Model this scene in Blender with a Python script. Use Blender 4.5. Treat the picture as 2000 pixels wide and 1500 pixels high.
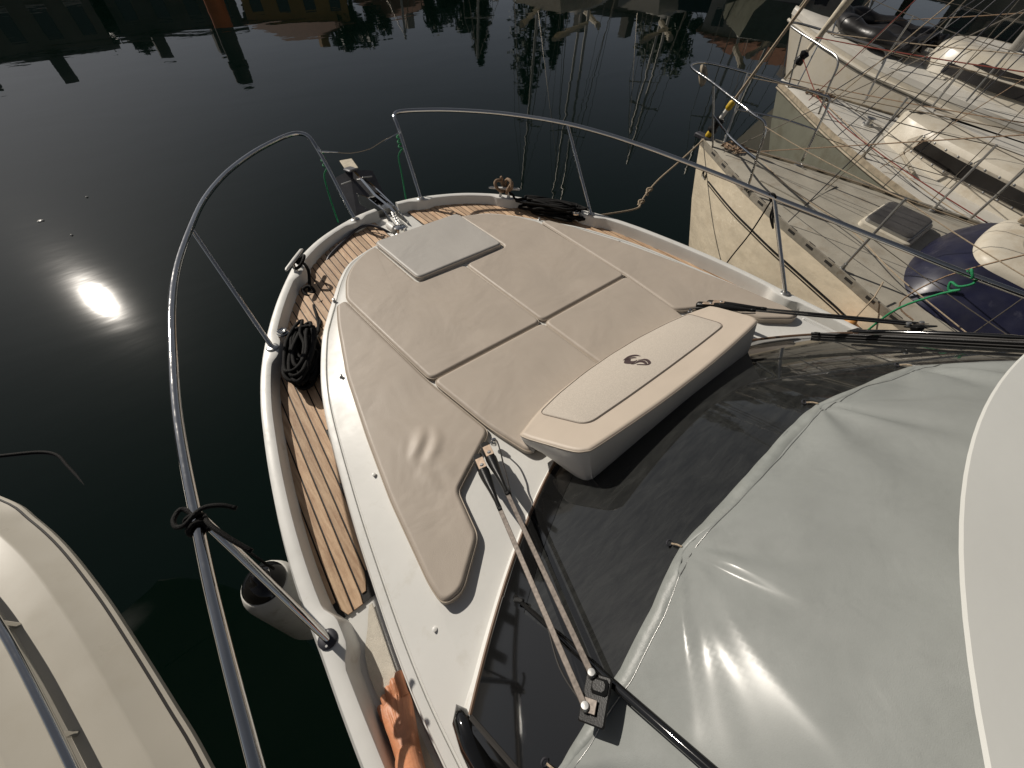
import bpy, math, random
import numpy as np
from mathutils import Vector as V, Matrix
random.seed(7)
for o in list(bpy.data.objects): bpy.data.objects.remove(o, do_unlink=True)
S = bpy.context.scene
COL = S.collection
R = math.radians

# ------------------------------------------------------------------ camera
YAW, PITCH, ROLL = 0.678843, 0.826965, -0.005481      # yaw from +Y to +X, pitch down, roll
CAMPOS = V((-1.34168, -0.67083, 3.20371))
fw = V((math.sin(YAW)*math.cos(PITCH), math.cos(YAW)*math.cos(PITCH), -math.sin(PITCH)))
r0 = V((math.cos(YAW), -math.sin(YAW), 0)); u0 = r0.cross(fw)
rr = r0*math.cos(ROLL) + u0*math.sin(ROLL); uu = u0*math.cos(ROLL) - r0*math.sin(ROLL)
cd = bpy.data.cameras.new('camera'); cam = bpy.data.objects.new('camera', cd); COL.objects.link(cam)
cd.sensor_width = 36.0; cd.lens = 805.46/2000*36; cd.clip_start = 0.02; cd.clip_end = 2000
mw = Matrix(((rr.x, uu.x, -fw.x, CAMPOS.x), (rr.y, uu.y, -fw.y, CAMPOS.y), (rr.z, uu.z, -fw.z, CAMPOS.z), (0, 0, 0, 1)))
# the yacht lies a little down by the bow: its own frame (deck level, z up) is turned into the level world by TRIM
TRIM = Matrix(((0.999847, -0.001144, 0.017452, 0), (-0.001144, 0.991444, 0.130526, 0), (-0.017452, -0.130526, 0.991291, 0), (0, 0, 0, 1)))
cam.matrix_world = TRIM @ mw
CAMPOS = TRIM @ CAMPOS
S.camera = cam
# ------------------------------------------------------------------ sky and sun
SUN = V((-0.1865, 0.8303, 0.5251)).normalized()
elev = math.asin(SUN.z); az = math.atan2(SUN.x, SUN.y)
w = bpy.data.worlds.new('World'); S.world = w; w.use_nodes = True
nt = w.node_tree; bg = nt.nodes['Background']
sky = nt.nodes.new('ShaderNodeTexSky'); sky.sky_type = 'NISHITA'; sky.sun_disc = False
sky.sun_elevation = elev; sky.sun_rotation = az; sky.dust_density = 0.7; sky.air_density = 0.6; sky.ozone_density = 1.0
hsv = nt.nodes.new('ShaderNodeHueSaturation'); hsv.inputs['Saturation'].default_value = .38
nt.links.new(sky.outputs[0], hsv.inputs['Color']); nt.links.new(hsv.outputs[0], bg.inputs[0]); bg.inputs[1].default_value = 0.05
sd = bpy.data.lights.new('sun', 'SUN'); sd.energy = 5.0; sd.angle = R(0.5); sd.color = (1.0, 0.925, 0.825)
so = bpy.data.objects.new('sun', sd); COL.objects.link(so)
so.rotation_euler = (-SUN).to_track_quat('-Z', 'Y').to_euler(); so.location = (-5, 20, 15)
S.view_settings.view_transform = 'Standard'; S.view_settings.look = 'None'
S.view_settings.exposure = -0.22; S.view_settings.gamma = 1.0
S.render.engine = 'CYCLES'

# ------------------------------------------------------------------ materials
MATS = {}
def mat(name, col, rough=.5, metal=0., var=0., vscale=4., bump=0., bscale=200., stretch=(1, 1, 1), objrand=0., spec=.5,
        col2=None, coat=0., coatr=.1, dirt=None, dscale=3., dirt_lo=.5, dirt_hi=.75, detail=4., ior=1.45, sheen=0., rvar=0., bump2=0., b2scale=3.):
    m = bpy.data.materials.new(name); m.use_nodes = True; n = m.node_tree; b = n.nodes['Principled BSDF']; L = n.links
    b.inputs['Base Color'].default_value = (*col, 1); b.inputs['Roughness'].default_value = rough
    b.inputs['Metallic'].default_value = metal; b.inputs['Specular IOR Level'].default_value = spec; b.inputs['IOR'].default_value = ior
    b.inputs['Coat Weight'].default_value = coat; b.inputs['Coat Roughness'].default_value = coatr
    b.inputs['Sheen Weight'].default_value = sheen
    tc = n.nodes.new('ShaderNodeTexCoord'); mp = n.nodes.new('ShaderNodeMapping'); mp.inputs['Scale'].default_value = stretch
    L.new(tc.outputs['Object'], mp.inputs[0])
    last = None
    if var or col2:
        t = n.nodes.new('ShaderNodeTexNoise'); t.inputs['Scale'].default_value = vscale; t.inputs['Detail'].default_value = 6
        L.new(mp.outputs[0], t.inputs[0])
        mx = n.nodes.new('ShaderNodeMix'); mx.data_type = 'RGBA'
        rp = n.nodes.new('ShaderNodeMapRange'); rp.inputs[1].default_value = .32; rp.inputs[2].default_value = .68
        L.new(t.outputs[0], rp.inputs[0]); L.new(rp.outputs[0], mx.inputs[0])
        c2 = col2 or tuple(min(1, c*(1+var)) for c in col); c1 = col if col2 else tuple(c*(1-var) for c in col)
        mx.inputs[6].default_value = (*c1, 1); mx.inputs[7].default_value = (*c2, 1); last = mx.outputs[2]
    if dirt:
        t = n.nodes.new('ShaderNodeTexNoise'); t.inputs['Scale'].default_value = dscale; t.inputs['Detail'].default_value = 9; t.inputs['Roughness'].default_value = .7
        L.new(tc.outputs['Object'], t.inputs[0])
        rp = n.nodes.new('ShaderNodeMapRange'); rp.inputs[1].default_value = dirt_lo; rp.inputs[2].default_value = dirt_hi; L.new(t.outputs[0], rp.inputs[0])
        mx = n.nodes.new('ShaderNodeMix'); mx.data_type = 'RGBA'; L.new(rp.outputs[0], mx.inputs[0])
        if last: L.new(last, mx.inputs[6])
        else: mx.inputs[6].default_value = (*col, 1)
        mx.inputs[7].default_value = (*dirt, 1); last = mx.outputs[2]
    if objrand:
        oi = n.nodes.new('ShaderNodeObjectInfo'); hs = n.nodes.new('ShaderNodeHueSaturation')
        rp = n.nodes.new('ShaderNodeMapRange'); rp.inputs[3].default_value = 1-objrand; rp.inputs[4].default_value = 1+objrand
        L.new(oi.outputs['Random'], rp.inputs[0]); L.new(rp.outputs[0], hs.inputs['Value'])
        if last: L.new(last, hs.inputs['Color'])
        else: hs.inputs['Color'].default_value = (*col, 1)
        last = hs.outputs[0]
    if last: L.new(last, b.inputs['Base Color'])
    if rvar:
        t = n.nodes.new('ShaderNodeTexNoise'); t.inputs['Scale'].default_value = dscale*1.7; t.inputs['Detail'].default_value = 8
        L.new(tc.outputs['Object'], t.inputs[0])
        rp = n.nodes.new('ShaderNodeMapRange'); rp.inputs[1].default_value = .3; rp.inputs[2].default_value = .7
        rp.inputs[3].default_value = max(.02, rough-rvar); rp.inputs[4].default_value = rough+rvar
        L.new(t.outputs[0], rp.inputs[0]); L.new(rp.outputs[0], b.inputs['Roughness'])
    if bump:
        t = n.nodes.new('ShaderNodeTexNoise'); t.inputs['Scale'].default_value = bscale; t.inputs['Detail'].default_value = detail
        L.new(mp.outputs[0], t.inputs[0])
        bp = n.nodes.new('ShaderNodeBump'); bp.inputs['Strength'].default_value = 1.0; bp.inputs['Distance'].default_value = bump
        L.new(t.outputs[0], bp.inputs['Height']); L.new(bp.outputs[0], b.inputs['Normal'])
        if bump2:
            t = n.nodes.new('ShaderNodeTexNoise'); t.inputs['Scale'].default_value = b2scale; t.inputs['Detail'].default_value = 3; t.inputs['Distortion'].default_value = .6
            L.new(tc.outputs['Object'], t.inputs[0])
            bq = n.nodes.new('ShaderNodeBump'); bq.name = 'soft'; bq.inputs['Distance'].default_value = bump2
            L.new(t.outputs[0], bq.inputs['Height']); L.new(bq.outputs[0], bp.inputs['Normal'])
    MATS[name] = m
    return m
mat('gelcoat', (.63, .625, .595), .42, var=.04, vscale=2.5, dirt=(.5, .48, .42), dscale=5, dirt_lo=.56, dirt_hi=.8, bump=.0004, bscale=30, rvar=.08)
mat('gelcoat_edge', (.65, .645, .615), .4, var=.04, vscale=6, dirt=(.42, .38, .31), dscale=9, dirt_lo=.6, dirt_hi=.85, rvar=.1)
mat('nonskid', (.56, .52, .44), .7, var=.08, vscale=30, bump=.0022, bscale=420, detail=1)
mat('teak', (.42, .265, .16), .62, col2=(.63, .45, .29), vscale=9, stretch=(9, .9, 3), objrand=.22, bump=.0016, bscale=60, dirt=(.40, .27, .17), dscale=14, dirt_lo=.55, dirt_hi=.8)
mat('roof_white', (.52, .525, .50), .4, var=.04, vscale=1.5, bump=.0004, bscale=30)
mat('caulk', (.012, .011, .010), .6, bump=.0005)
mat('vinyl', (.405, .350, .292), .52, bump2=.010, b2scale=2.8, var=.05, vscale=3, bump=.0007, bscale=330, dirt=(.375, .32, .262), dscale=2.2, dirt_lo=.5, dirt_hi=.8, rvar=.07)
mat('vinyl_wrinkled', (.405, .350, .292), .52, bump2=.010, b2scale=2.8, var=.05, vscale=3, bump=.0007, bscale=330, dirt=(.375, .32, .262), dscale=2.2, dirt_lo=.5, dirt_hi=.8, rvar=.07)
mat('vinyl_light', (.46, .395, .325), .5, bump2=.010, b2scale=2.8, var=.04, vscale=4, bump=.0006, bscale=360)
mat('vinyl_grey', (.40, .38, .35), .5, bump2=.010, b2scale=2.8, var=.04, vscale=3, bump=.0006, bscale=330)
mat('vinyl_side_skyfill', (.74, .70, .64), .5, var=.05, vscale=4, bump=.0005, bscale=300)  # headrest sides coloured paler than the top, standing in for sky fill
mat('fabric', (.43, .385, .33), .75, var=.14, vscale=240, bump=.0008, bscale=600)
mat('piping', (.42, .36, .29), .4)
mat('thread', (.16, .13, .11), .7)
mat('emblem', (.055, .035, .035), .45)
mat('chrome', (.62, .615, .60), .07, 1.0, bump=.0002, bscale=40, rvar=.06, dscale=20)
mat('steel_dull', (.45, .45, .44), .35, .9, var=.1)
mat('dark_metal', (.05, .05, .058), .42, .3, var=.2)
mat('fluke_metal', (.075, .075, .085), .5, .2, var=.25, vscale=8)
mat('black_plastic', (.010, .010, .010), .32, spec=.25, bump=.0003, bscale=300)
mat('black_gloss', (.006, .006, .006), .06, coat=.5, coatr=.03)
mat('rubber', (.022, .02, .018), .55)
mat('brown_seal', (.16, .10, .065), .5)
mat('arm_metal', (.12, .102, .088), .4, .5, var=.25, vscale=90, rvar=.12, dscale=60)
mat('box_metal', (.36, .27, .20), .45, .3, var=.2, vscale=60)
mat('rope_black', (.0045, .0042, .004), .75, spec=.25, bump=.003, bscale=330, detail=1)
mat('rope_brown', (.25, .17, .11), .85, var=.35, vscale=160, bump=.004, bscale=240, detail=1)
mat('rope_tan', (.34, .27, .19), .85, var=.3, vscale=160, bump=.003, bscale=260, detail=1)
mat('rope_green', (.01, .20, .075), .7, var=.3, vscale=200, bump=.002, bscale=350, detail=1)
mat('rope_red', (.16, .03, .02), .8, var=.3, vscale=150)
mat('wire', (.28, .25, .21), .35, .8)
mat('cream_old', (.50, .46, .38), .42, var=.09, vscale=3, dirt=(.34, .27, .18), dscale=4, dirt_lo=.5, dirt_hi=.85, bump=.0008, bscale=20, rvar=.1)
mat('deck_old', (.35, .325, .27), .65, var=.10, vscale=5, dirt=(.22, .17, .115), dscale=6, dirt_lo=.52, dirt_hi=.82, bump=.001, bscale=300, detail=2)
mat('hull_cream', (.66, .575, .435), .25, var=.1, vscale=5, dirt=(.54, .455, .33), dscale=7, dirt_lo=.5, dirt_hi=.85, bump=.002, bscale=16, stretch=(1, 1, 2.2), rvar=.1)
mat('hull_grey', (.16, .16, .125), .3, var=.1, vscale=4, bump=.001, bscale=8, dirt=(.11, .1, .07), dscale=3)
mat('hull_white', (.46, .425, .355), .3, var=.08, vscale=3, dirt=(.36, .31, .22), dscale=3, dirt_lo=.5, dirt_hi=.85, bump=.002, bscale=6)
mat('deck_white', (.52, .50, .45), .5, var=.06, vscale=4, dirt=(.40, .35, .27), dscale=5, dirt_lo=.52, dirt_hi=.85)
mat('toe_wood', (.30, .25, .18), .6, var=.3, vscale=14, dirt=(.4, .35, .26), dscale=18)
mat('cream_smooth', (.46, .43, .365), .36, var=.04, vscale=1.2, dirt=(.40, .365, .295), dscale=2.5, dirt_lo=.5, dirt_hi=.9, rvar=.1)
mat('alu', (.42, .38, .31), .45, .6, var=.12, vscale=20, dirt=(.22, .15, .09), dscale=14, dirt_lo=.55)
mat('navy', (.010, .011, .028), .42, var=.2, vscale=5, rvar=.12, dirt=(.05, .05, .07), dscale=6, dirt_lo=.6)
mat('smoke', (.02, .018, .016), .12, var=.3, vscale=4, rvar=.08)
mat('hatch_grey', (.055, .052, .05), .38, var=.3, vscale=5)
mat('antifoul', (.09, .03, .02), .8)
mat('sailcloth', (.46, .41, .32), .8, var=.14, vscale=20, bump=.003, bscale=30)
mat('yellow', (.5, .33, .02), .5)
mat('mast', (.42, .40, .36), .4, .6, var=.08)
mat('pvc_black', (.014, .013, .013), .38, var=.3, vscale=6, bump=.003, bscale=14)
mat('fender_white', (.62, .61, .57), .4, var=.06, vscale=8, dirt=(.4, .37, .3), dscale=12, dirt_lo=.55)
mat('fender_orange', (.5, .24, .07), .5, var=.25, vscale=10)
mat('skin', (.47, .205, .105), .48, var=.12, vscale=22, bump=.0012, bscale=110, dirt=(.42, .17, .08), dscale=30, dirt_lo=.5, dirt_hi=.9, spec=.5)
MATS['skin'].node_tree.nodes['Principled BSDF'].inputs['Subsurface Weight'].default_value = .12
MATS['skin'].node_tree.nodes['Principled BSDF'].inputs['Subsurface Radius'].default_value = (.012, .004, .002)
mat('nail', (.52, .26, .17), .25)
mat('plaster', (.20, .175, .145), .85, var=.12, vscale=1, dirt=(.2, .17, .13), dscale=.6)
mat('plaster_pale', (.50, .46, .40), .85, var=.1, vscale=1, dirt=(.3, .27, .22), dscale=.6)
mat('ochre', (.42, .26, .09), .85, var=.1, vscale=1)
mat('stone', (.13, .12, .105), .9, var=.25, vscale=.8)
mat('rooftile', (.25, .11, .06), .8, var=.2, vscale=3)
mat('pane', (.02, .022, .025), .12)
mat('bark', (.07, .05, .035), .9, var=.2, vscale=6)
mat('leaf', (.04, .05, .028), .6, var=.35, vscale=1.3)
mat('leaf_dark', (.028, .042, .022), .6, var=.35, vscale=1.3)
mat('orange_paint', (.9, .22, .05), .5, var=.15, vscale=2)
mat('green_boat', (.30, .36, .22), .5)

# water: clear dark green harbour water with long soft ripples
wm = bpy.data.materials.new('water'); wm.use_nodes = True; n = wm.node_tree; b = n.nodes['Principled BSDF']; L = n.links
b.inputs['Base Color'].default_value = (.0010, .0046, .0031, 1); b.inputs['Roughness'].default_value = .012; b.inputs['IOR'].default_value = 1.33
b.inputs['Coat Weight'].default_value = .05; b.inputs['Coat Roughness'].default_value = .10; b.inputs['Coat IOR'].default_value = 1.3
tc = n.nodes.new('ShaderNodeTexCoord'); mp = n.nodes.new('ShaderNodeMapping'); mp.inputs['Rotation'].default_value = (0, 0, R(38)); mp.inputs['Scale'].default_value = (.55, 1.5, 1)
L.new(tc.outputs['Object'], mp.inputs[0])
t1 = n.nodes.new('ShaderNodeTexNoise'); t1.inputs['Scale'].default_value = .8; t1.inputs['Detail'].default_value = 2; t1.inputs['Distortion'].default_value = .4
t2 = n.nodes.new('ShaderNodeTexNoise'); t2.inputs['Scale'].default_value = 4.5; t2.inputs['Detail'].default_value = 2
L.new(mp.outputs[0], t1.inputs[0]); L.new(mp.outputs[0], t2.inputs[0])
b1 = n.nodes.new('ShaderNodeBump'); b1.inputs['Strength'].default_value = 1; b1.inputs['Distance'].default_value = .0034
b2 = n.nodes.new('ShaderNodeBump'); b2.inputs['Strength'].default_value = 1; b2.inputs['Distance'].default_value = .00035
L.new(t1.outputs[0], b1.inputs['Height']); L.new(t2.outputs[0], b2.inputs['Height']); L.new(b1.outputs[0], b2.inputs['Normal'])
L.new(b2.outputs[0], b.inputs['Normal']); L.new(b2.outputs[0], b.inputs['Coat Normal'])
MATS['water'] = wm

# tinted windscreen glass with dried salt and dust on it
gm = bpy.data.materials.new('screen_glass'); gm.use_nodes = True; n = gm.node_tree; b = n.nodes['Principled BSDF']; L = n.links
b.inputs['Roughness'].default_value = .035; b.inputs['Specular IOR Level'].default_value = .6
tc = n.nodes.new('ShaderNodeTexCoord'); mp = n.nodes.new('ShaderNodeMapping'); mp.inputs['Rotation'].default_value = (0, 0, R(20)); mp.inputs['Scale'].default_value = (3, 14, 3)
L.new(tc.outputs['Object'], mp.inputs[0])
t1 = n.nodes.new('ShaderNodeTexNoise'); t1.inputs['Scale'].default_value = 3; t1.inputs['Detail'].default_value = 10; t1.inputs['Roughness'].default_value = .72; t1.inputs['Distortion'].default_value = .5
L.new(mp.outputs[0], t1.inputs[0])
cr = n.nodes.new('ShaderNodeMix'); cr.data_type = 'RGBA'; rp = n.nodes.new('ShaderNodeMapRange'); rp.inputs[1].default_value = .38; rp.inputs[2].default_value = .8
L.new(t1.outputs[0], rp.inputs[0]); L.new(rp.outputs[0], cr.inputs[0])
cr.inputs[6].default_value = (.012, .0125, .0124, 1); cr.inputs[7].default_value = (.030, .031, .0295, 1)
L.new(cr.outputs[2], b.inputs['Base Color'])
MATS['screen_glass'] = gm
# cover cloth: coated pale grey-green fabric
mat('cover', (.205, .217, .208), .66, bump2=.006, b2scale=7, coat=.032, coatr=.13, var=.07, vscale=3, bump=.0006, bscale=500, dirt=(.172, .182, .174), dscale=5, dirt_lo=.46, dirt_hi=.8, rvar=.1)
mat('cover_hem', (.215, .228, .217), .45, var=.10, vscale=26, bump=.0012, bscale=60, dirt=(.215, .225, .21), dscale=20, dirt_lo=.5)

# ------------------------------------------------------------------ mesh helpers
class MB:
    def __init__(s): s.v = []; s.f = []
    def add(s, v, f):
        k = len(s.v); s.v += [tuple(p) for p in v]; s.f += [tuple(i+k for i in q) for q in f]; return s
    def loft(s, rings, closed=True, cap0=False, cap1=False, wrap=False):
        m = len(rings[0]); f = []; v = [p for r in rings for p in r]; nr = len(rings)
        for i in range(nr if wrap else nr-1):
            j = (i+1) % nr
            for k in range(m if closed else m-1):
                k2 = (k+1) % m; f.append((i*m+k, i*m+k2, j*m+k2, j*m+k))
        if cap0: f.append(tuple(reversed(range(m))))
        if cap1: f.append(tuple((nr-1)*m+k for k in range(m)))
        return s.add(v, f)
    def tube(s, path, r, n=8, closed=False, caps=True, flat=1.0):
        P = [V(p) for p in path]; N = len(P)
        rad = r if isinstance(r, (list, tuple)) else [r]*N
        T = []
        for i in range(N):
            a = P[(i-1) % N] if (closed or i > 0) else P[i]; c = P[(i+1) % N] if (closed or i < N-1) else P[i]
            t = c-a; T.append(t.normalized() if t.length > 1e-9 else V((0, 0, 1)))
        nrm = T[0].orthogonal().normalized()
        if abs(T[0].z) < .9: nrm = (V((0, 0, 1)) - T[0]*T[0].z).normalized()
        rings = []
        for i in range(N):
            nrm = (nrm - T[i]*nrm.dot(T[i]));
            nrm = nrm.normalized() if nrm.length > 1e-6 else T[i].orthogonal().normalized()
            bi = T[i].cross(nrm)
            rings.append([P[i] + nrm*(math.cos(a)*rad[i]*flat) + bi*(math.sin(a)*rad[i]) for a in [2*math.pi*k/n for k in range(n)]])
        return s.loft(rings, True, caps and not closed, caps and not closed, closed)
    def lathe(s, c, prof, n=20, axis=(0, 0, 1)):
        ax = V(axis).normalized(); e1 = ax.orthogonal().normalized(); e2 = ax.cross(e1); c = V(c)
        rings = [[c + ax*h + (e1*math.cos(a)+e2*math.sin(a))*max(r, 1e-4) for a in [2*math.pi*k/n for k in range(n)]] for r, h in prof]
        return s.loft(rings, True, True, True)
    def box(s, c, size, ax=None, ay=None, bev=0.0):
        c = V(c); X = V(ax).normalized() if ax else V((1, 0, 0))
        Y = V(ay) if ay else V((0, 1, 0)); Y = (Y - X*Y.dot(X)).normalized(); Z = X.cross(Y)
        hx, hy, hz = [q/2 for q in size]
        if bev <= 0:
            v = [c + X*(a*hx) + Y*(b_*hy) + Z*(d*hz) for d in (-1, 1) for b_ in (-1, 1) for a in (-1, 1)]
            return s.add(v, [(0, 2, 3, 1), (4, 5, 7, 6), (0, 1, 5, 4), (2, 6, 7, 3), (0, 4, 6, 2), (1, 3, 7, 5)])
        bv = min(bev, hx*.95, hy*.95, hz*.95); rings = []
        def ring(ix, iy, z):
            o = []
            for sx, sy in ((1, 1), (-1, 1), (-1, -1), (1, -1)):
                p = [(hx-ix, hy-iy-bv), (hx-ix-bv, hy-iy)]
                if sx*sy < 0: p = p[::-1]
                o += [c + X*(sx*q[0]) + Y*(sy*q[1]) + Z*z for q in p]
            return o
        rings = [ring(bv, bv, -hz), ring(0, 0, -hz+bv), ring(0, 0, hz-bv), ring(bv, bv, hz)]
        return s.loft(rings, True, True, True)
    def prism(s, poly, z0, z1):
        return s.loft([[(*p[:2], z0) for p in poly], [(*p[:2], z1) for p in poly]], True, True, True)
    def build(s, name, m, parent=None, smooth=True, auto=35):
        me = bpy.data.meshes.new(name); me.from_pydata(s.v, [], s.f); me.validate(); 
        me.materials.append(MATS[m])
        o = bpy.data.objects.new(name, me); COL.objects.link(o)
        if smooth:
            me.polygons.foreach_set('use_smooth', [True]*len(me.polygons))
            if auto: me.set_sharp_from_angle(angle=R(auto))
        if parent: attach(o, parent)
        return o
def attach(o, p):
    o.parent = p
    base = V(p.get('_o', (0, 0, 0))) if p.parent is None else V((0, 0, 0))
    o.matrix_parent_inverse = Matrix.Translation(-base)
def tag(o, label, cat, group=None):
    o['label'] = label; o['category'] = cat
    if group: o['group'] = group
    return o
def thing(name, loc, label, cat, group=None):
    e = bpy.data.objects.new(name, None); COL.objects.link(e); e.location = loc; e['_o'] = tuple(loc); e.empty_display_size = .2
    return tag(e, label, cat, group)
def top(o, label, cat, group=None):
    # a thing that is one mesh: put its origin at its base
    me = o.data; co = np.empty(len(me.vertices)*3); me.vertices.foreach_get('co', co); co = co.reshape(-1, 3)
    base = np.array([(co[:, 0].min()+co[:, 0].max())/2, (co[:, 1].min()+co[:, 1].max())/2, co[:, 2].min()])
    me.vertices.foreach_set('co', (co-base).ravel()); o.location = base; o['_o'] = tuple(float(q) for q in base)
    return tag(o, label, cat, group)
def struct(o): o['kind'] = 'structure'; return o
def cr(pts, k=6, closed=False):
    P = [V(p) for p in pts]; N = len(P); out = []
    for i in range(N if closed else N-1):
        if closed: a, b_, c, d = P[(i-1) % N], P[i], P[(i+1) % N], P[(i+2) % N]
        else: a, b_, c, d = P[max(i-1, 0)], P[i], P[i+1], P[min(i+2, N-1)]
        for j in range(k):
            t = j/k
            out.append(.5*((2*b_) + (c-a)*t + (2*a-5*b_+4*c-d)*t*t + (3*b_-a-3*c+d)*t**3))
    if not closed: out.append(P[-1])
    return out
def round_poly(pts, r, n=5):
    out = []; N = len(pts)
    for i in range(N):
        p = V(pts[i][:2]); a = V(pts[i-1][:2])-p; c = V(pts[(i+1) % N][:2])-p
        rad = pts[i][2] if len(pts[i]) > 2 else r
        d = min(rad, a.length*.45, c.length*.45)
        A = p+a.normalized()*d; C = p+c.normalized()*d
        for j in range(n+1):
            t = j/n; out.append((A*(1-t)**2 + p*2*t*(1-t) + C*t*t))
    return out
def inset(poly, d):
    N = len(poly); out = []; area = sum(poly[i].x*poly[(i+1) % N].y-poly[(i+1) % N].x*poly[i].y for i in range(N)); sg = 1 if area > 0 else -1
    for i in range(N):
        a = poly[i]-poly[i-1]; c = poly[(i+1) % N]-poly[i]
        na = V((-a.y, a.x)).normalized() if a.length > 1e-7 else V((0, 0)); nc = V((-c.y, c.x)).normalized() if c.length > 1e-7 else V((0, 0))
        m = na+nc; m = m.normalized() if m.length > 1e-6 else na
        k = 1/max(.55, m.dot(na if na.length > 0 else nc)); out.append(poly[i]+m*(d*k*sg))
    return out
def itp(x, xs, ys): return float(np.interp(x, xs, ys))
def trim_all(skip):
    for o in COL.objects:
        if o.parent is None and o.name not in skip: o.matrix_basis = TRIM @ Matrix.Translation(V(o.get('_o', (0, 0, 0))))
def mir(p): return (-p[0],)+tuple(p[1:])

# ------------------------------------------------------------------ water
struct(MB().add([(-700, -700, 0), (700, -700, 0), (700, 700, 0), (-700, 700, 0)], [(0, 1, 2, 3)]).build('water', 'water', smooth=False))

# ------------------------------------------------------------------ our motor yacht
yacht = thing('motor_yacht', (0, 0, 0), 'white motor yacht foredeck with teak side decks, steel bow rails and raked windscreen', 'motor yacht')
def zg(y): return itp(y, [-6, -1, 0, 1.53, 2.7], [1.36, 1.45, 1.51, 1.62, 1.68])
def zd(y): return zg(y)-itp(y, [-.6, -.1, .3, 1.2, 2.2], [.125, .12, .098, .085, .072])
HALF = [(.1, 2.685), (.28, 2.655), (.51, 2.57), (.70, 2.465), (.88, 2.315), (.99, 2.18), (1.145, 1.95), (1.285, 1.70), (1.41, 1.43), (1.49, 1.2), (1.545, .99), (1.598, .75), (1.642, .5),
        (1.672, .25), (1.686, 0), (1.702, -.25), (1.715, -.6), (1.74, -1.5), (1.75, -3.5), (1.68, -6.5)]
HD = cr([(x, y, 0) for x, y in HALF], 4)
def xo(y): return itp(-y, [-p.y for p in HD], [p.x for p in HD])
COAM = [(.10, 2.175), (.30, 2.165), (.45, 2.125), (.608, 2.045), (.74, 1.9), (.855, 1.734), (.965, 1.57), (1.055, 1.417), (1.183, 1.129), (1.265, .863), (1.36, .434), (1.417, .131), (1.476, -.246), (1.499, -.558), (1.51, -1.2), (1.51, -3.5), (1.48, -6.3)]
CD = cr([(x, y, 0) for x, y in COAM], 5)
def xc(y): return itp(-y, [-p.y for p in CD], [p.x for p in CD])
def zrim(y): return itp(y, [-6, -.56, -.25, .13, .43, .86, 1.4, 2.05, 2.2], [1.42, 1.507, 1.525, 1.549, 1.571, 1.60, 1.634, 1.655, 1.655])
def zin(y): return itp(y, [-6, -.6, -.3, 0, 1, 2.2], [1.45, 1.585, 1.598, 1.612, 1.64, 1.66])
def nrm2(P):
    out = []
    for i in range(len(P)):
        t = P[min(i+1, len(P)-1)]-P[max(i-1, 0)]; out.append(V((t.y, -t.x, 0)).normalized())   # outward for +x side going aft
    return [(-q if q.x < -.3 else q) for q in out]
HN = [V((abs(q.x), abs(q.y) if p.y > .8 else q.y*(1 if q.x > 0 else -1), 0)) for p, q in zip(HD, nrm2(HD))]
HN[0] = V((.12, .99, 0))
# hull skin
for sgn in (-1, 1):
    pass
def hullring(p, q, s):
    z0 = zg(p.y); rake = max(0, (p.y-.6)/2.1)**1.5
    prof = [(.004, z0-.03), (-.022, z0-.09), (-.024, z0-.15), (.0, z0-.18), (.09+.1*rake, .85), (.16+.3*rake, .25), (.22+.42*rake, -.05), (.5+.3*rake, -1.6)]
    o = []
    for off, z in prof:
        x = max(p.x-q.x*off, .004); y = p.y-q.y*off*1.3-rake*(z0-z)*.22
        o.append((s*x, y, z))
    return o
m = MB()
for s in (-1, 1): m.loft([hullring(V((0.004, 2.69, 0)), V((0, 1, 0)), s)]+[hullring(p, q, s) for p, q in zip(HD, HN)], False)
m.build('hull', 'gelcoat', yacht)
# bulwark with thicker bosses at the stanchions and cleats
ST = [(.31, 2.618, 1.672), (1.305, 1.545, 1.622), (1.65, 0.0, 1.512)]
def wtop(p):
    w_ = .058
    for (bx, by, _), ln in zip(ST+[(.905, 2.2, 0)], (.10, .15, .11, .15)):
        d = math.hypot(p.x-bx, p.y-by); w_ = max(w_, .058+.030*(.5+.5*math.cos(math.pi*min(1, max(0, (d-ln*.45)/.075)))))
    return w_
HDf = []
for a, b_ in zip(HD[:-1], HD[1:]):
    kk = max(1, int((b_-a).length/.02)) if a.y > -.5 else 1
    HDf += [a.lerp(b_, j/kk) for j in range(kk)]
def nat(y, x):
    d = [(p.x-x)**2+(p.y-y)**2 for p in HD]; i = int(np.argmin(d)); j = i+1 if i == 0 or (i < len(HD)-1 and d[i+1] < d[i-1]) else i-1
    wa, wb_ = 1/(d[i]**.5+1e-5), 1/(d[j]**.5+1e-5); return ((HN[i]*wa+HN[j]*wb_)/(wa+wb_)).normalized()
HNf = [nat(p.y, p.x) for p in HDf]
for s in (-1, 1):
    rings = []
    for p, q in zip(HDf, HNf):
        z0, z1, w_ = zg(p.y), zd(p.y), wtop(p)
        prof = [(.0, z0-.07), (.0, z0-.014), (.004, z0-.004), (.014, z0), (w_-.014, z0), (w_-.004, z0-.004), (w_, z0-.014), (w_+.005, (z0+z1)/2-.01), (w_+.014, z1+.004), (w_+.02, z1-.02), (.02, z1-.02)]
        rings.append([(s*max(.02, p.x-q.x*o), p.y-q.y*o, z) for o, z in prof])
    MB().loft(rings, True, True, True).build('bulwark', 'gelcoat_edge', yacht, auto=28)
# deck sheet
ys = [2.66-.06*i for i in range(60)]+[-1-.5*i for i in range(11)]
m = MB(); rows = []
for y in ys:
    x = xo(y)-.03; rows.append([(t*x, y, zd(y)-.006) for t in np.linspace(-1, 1, 9)])
m.loft(rows, False).build('side_deck', 'gelcoat', yacht)
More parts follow.
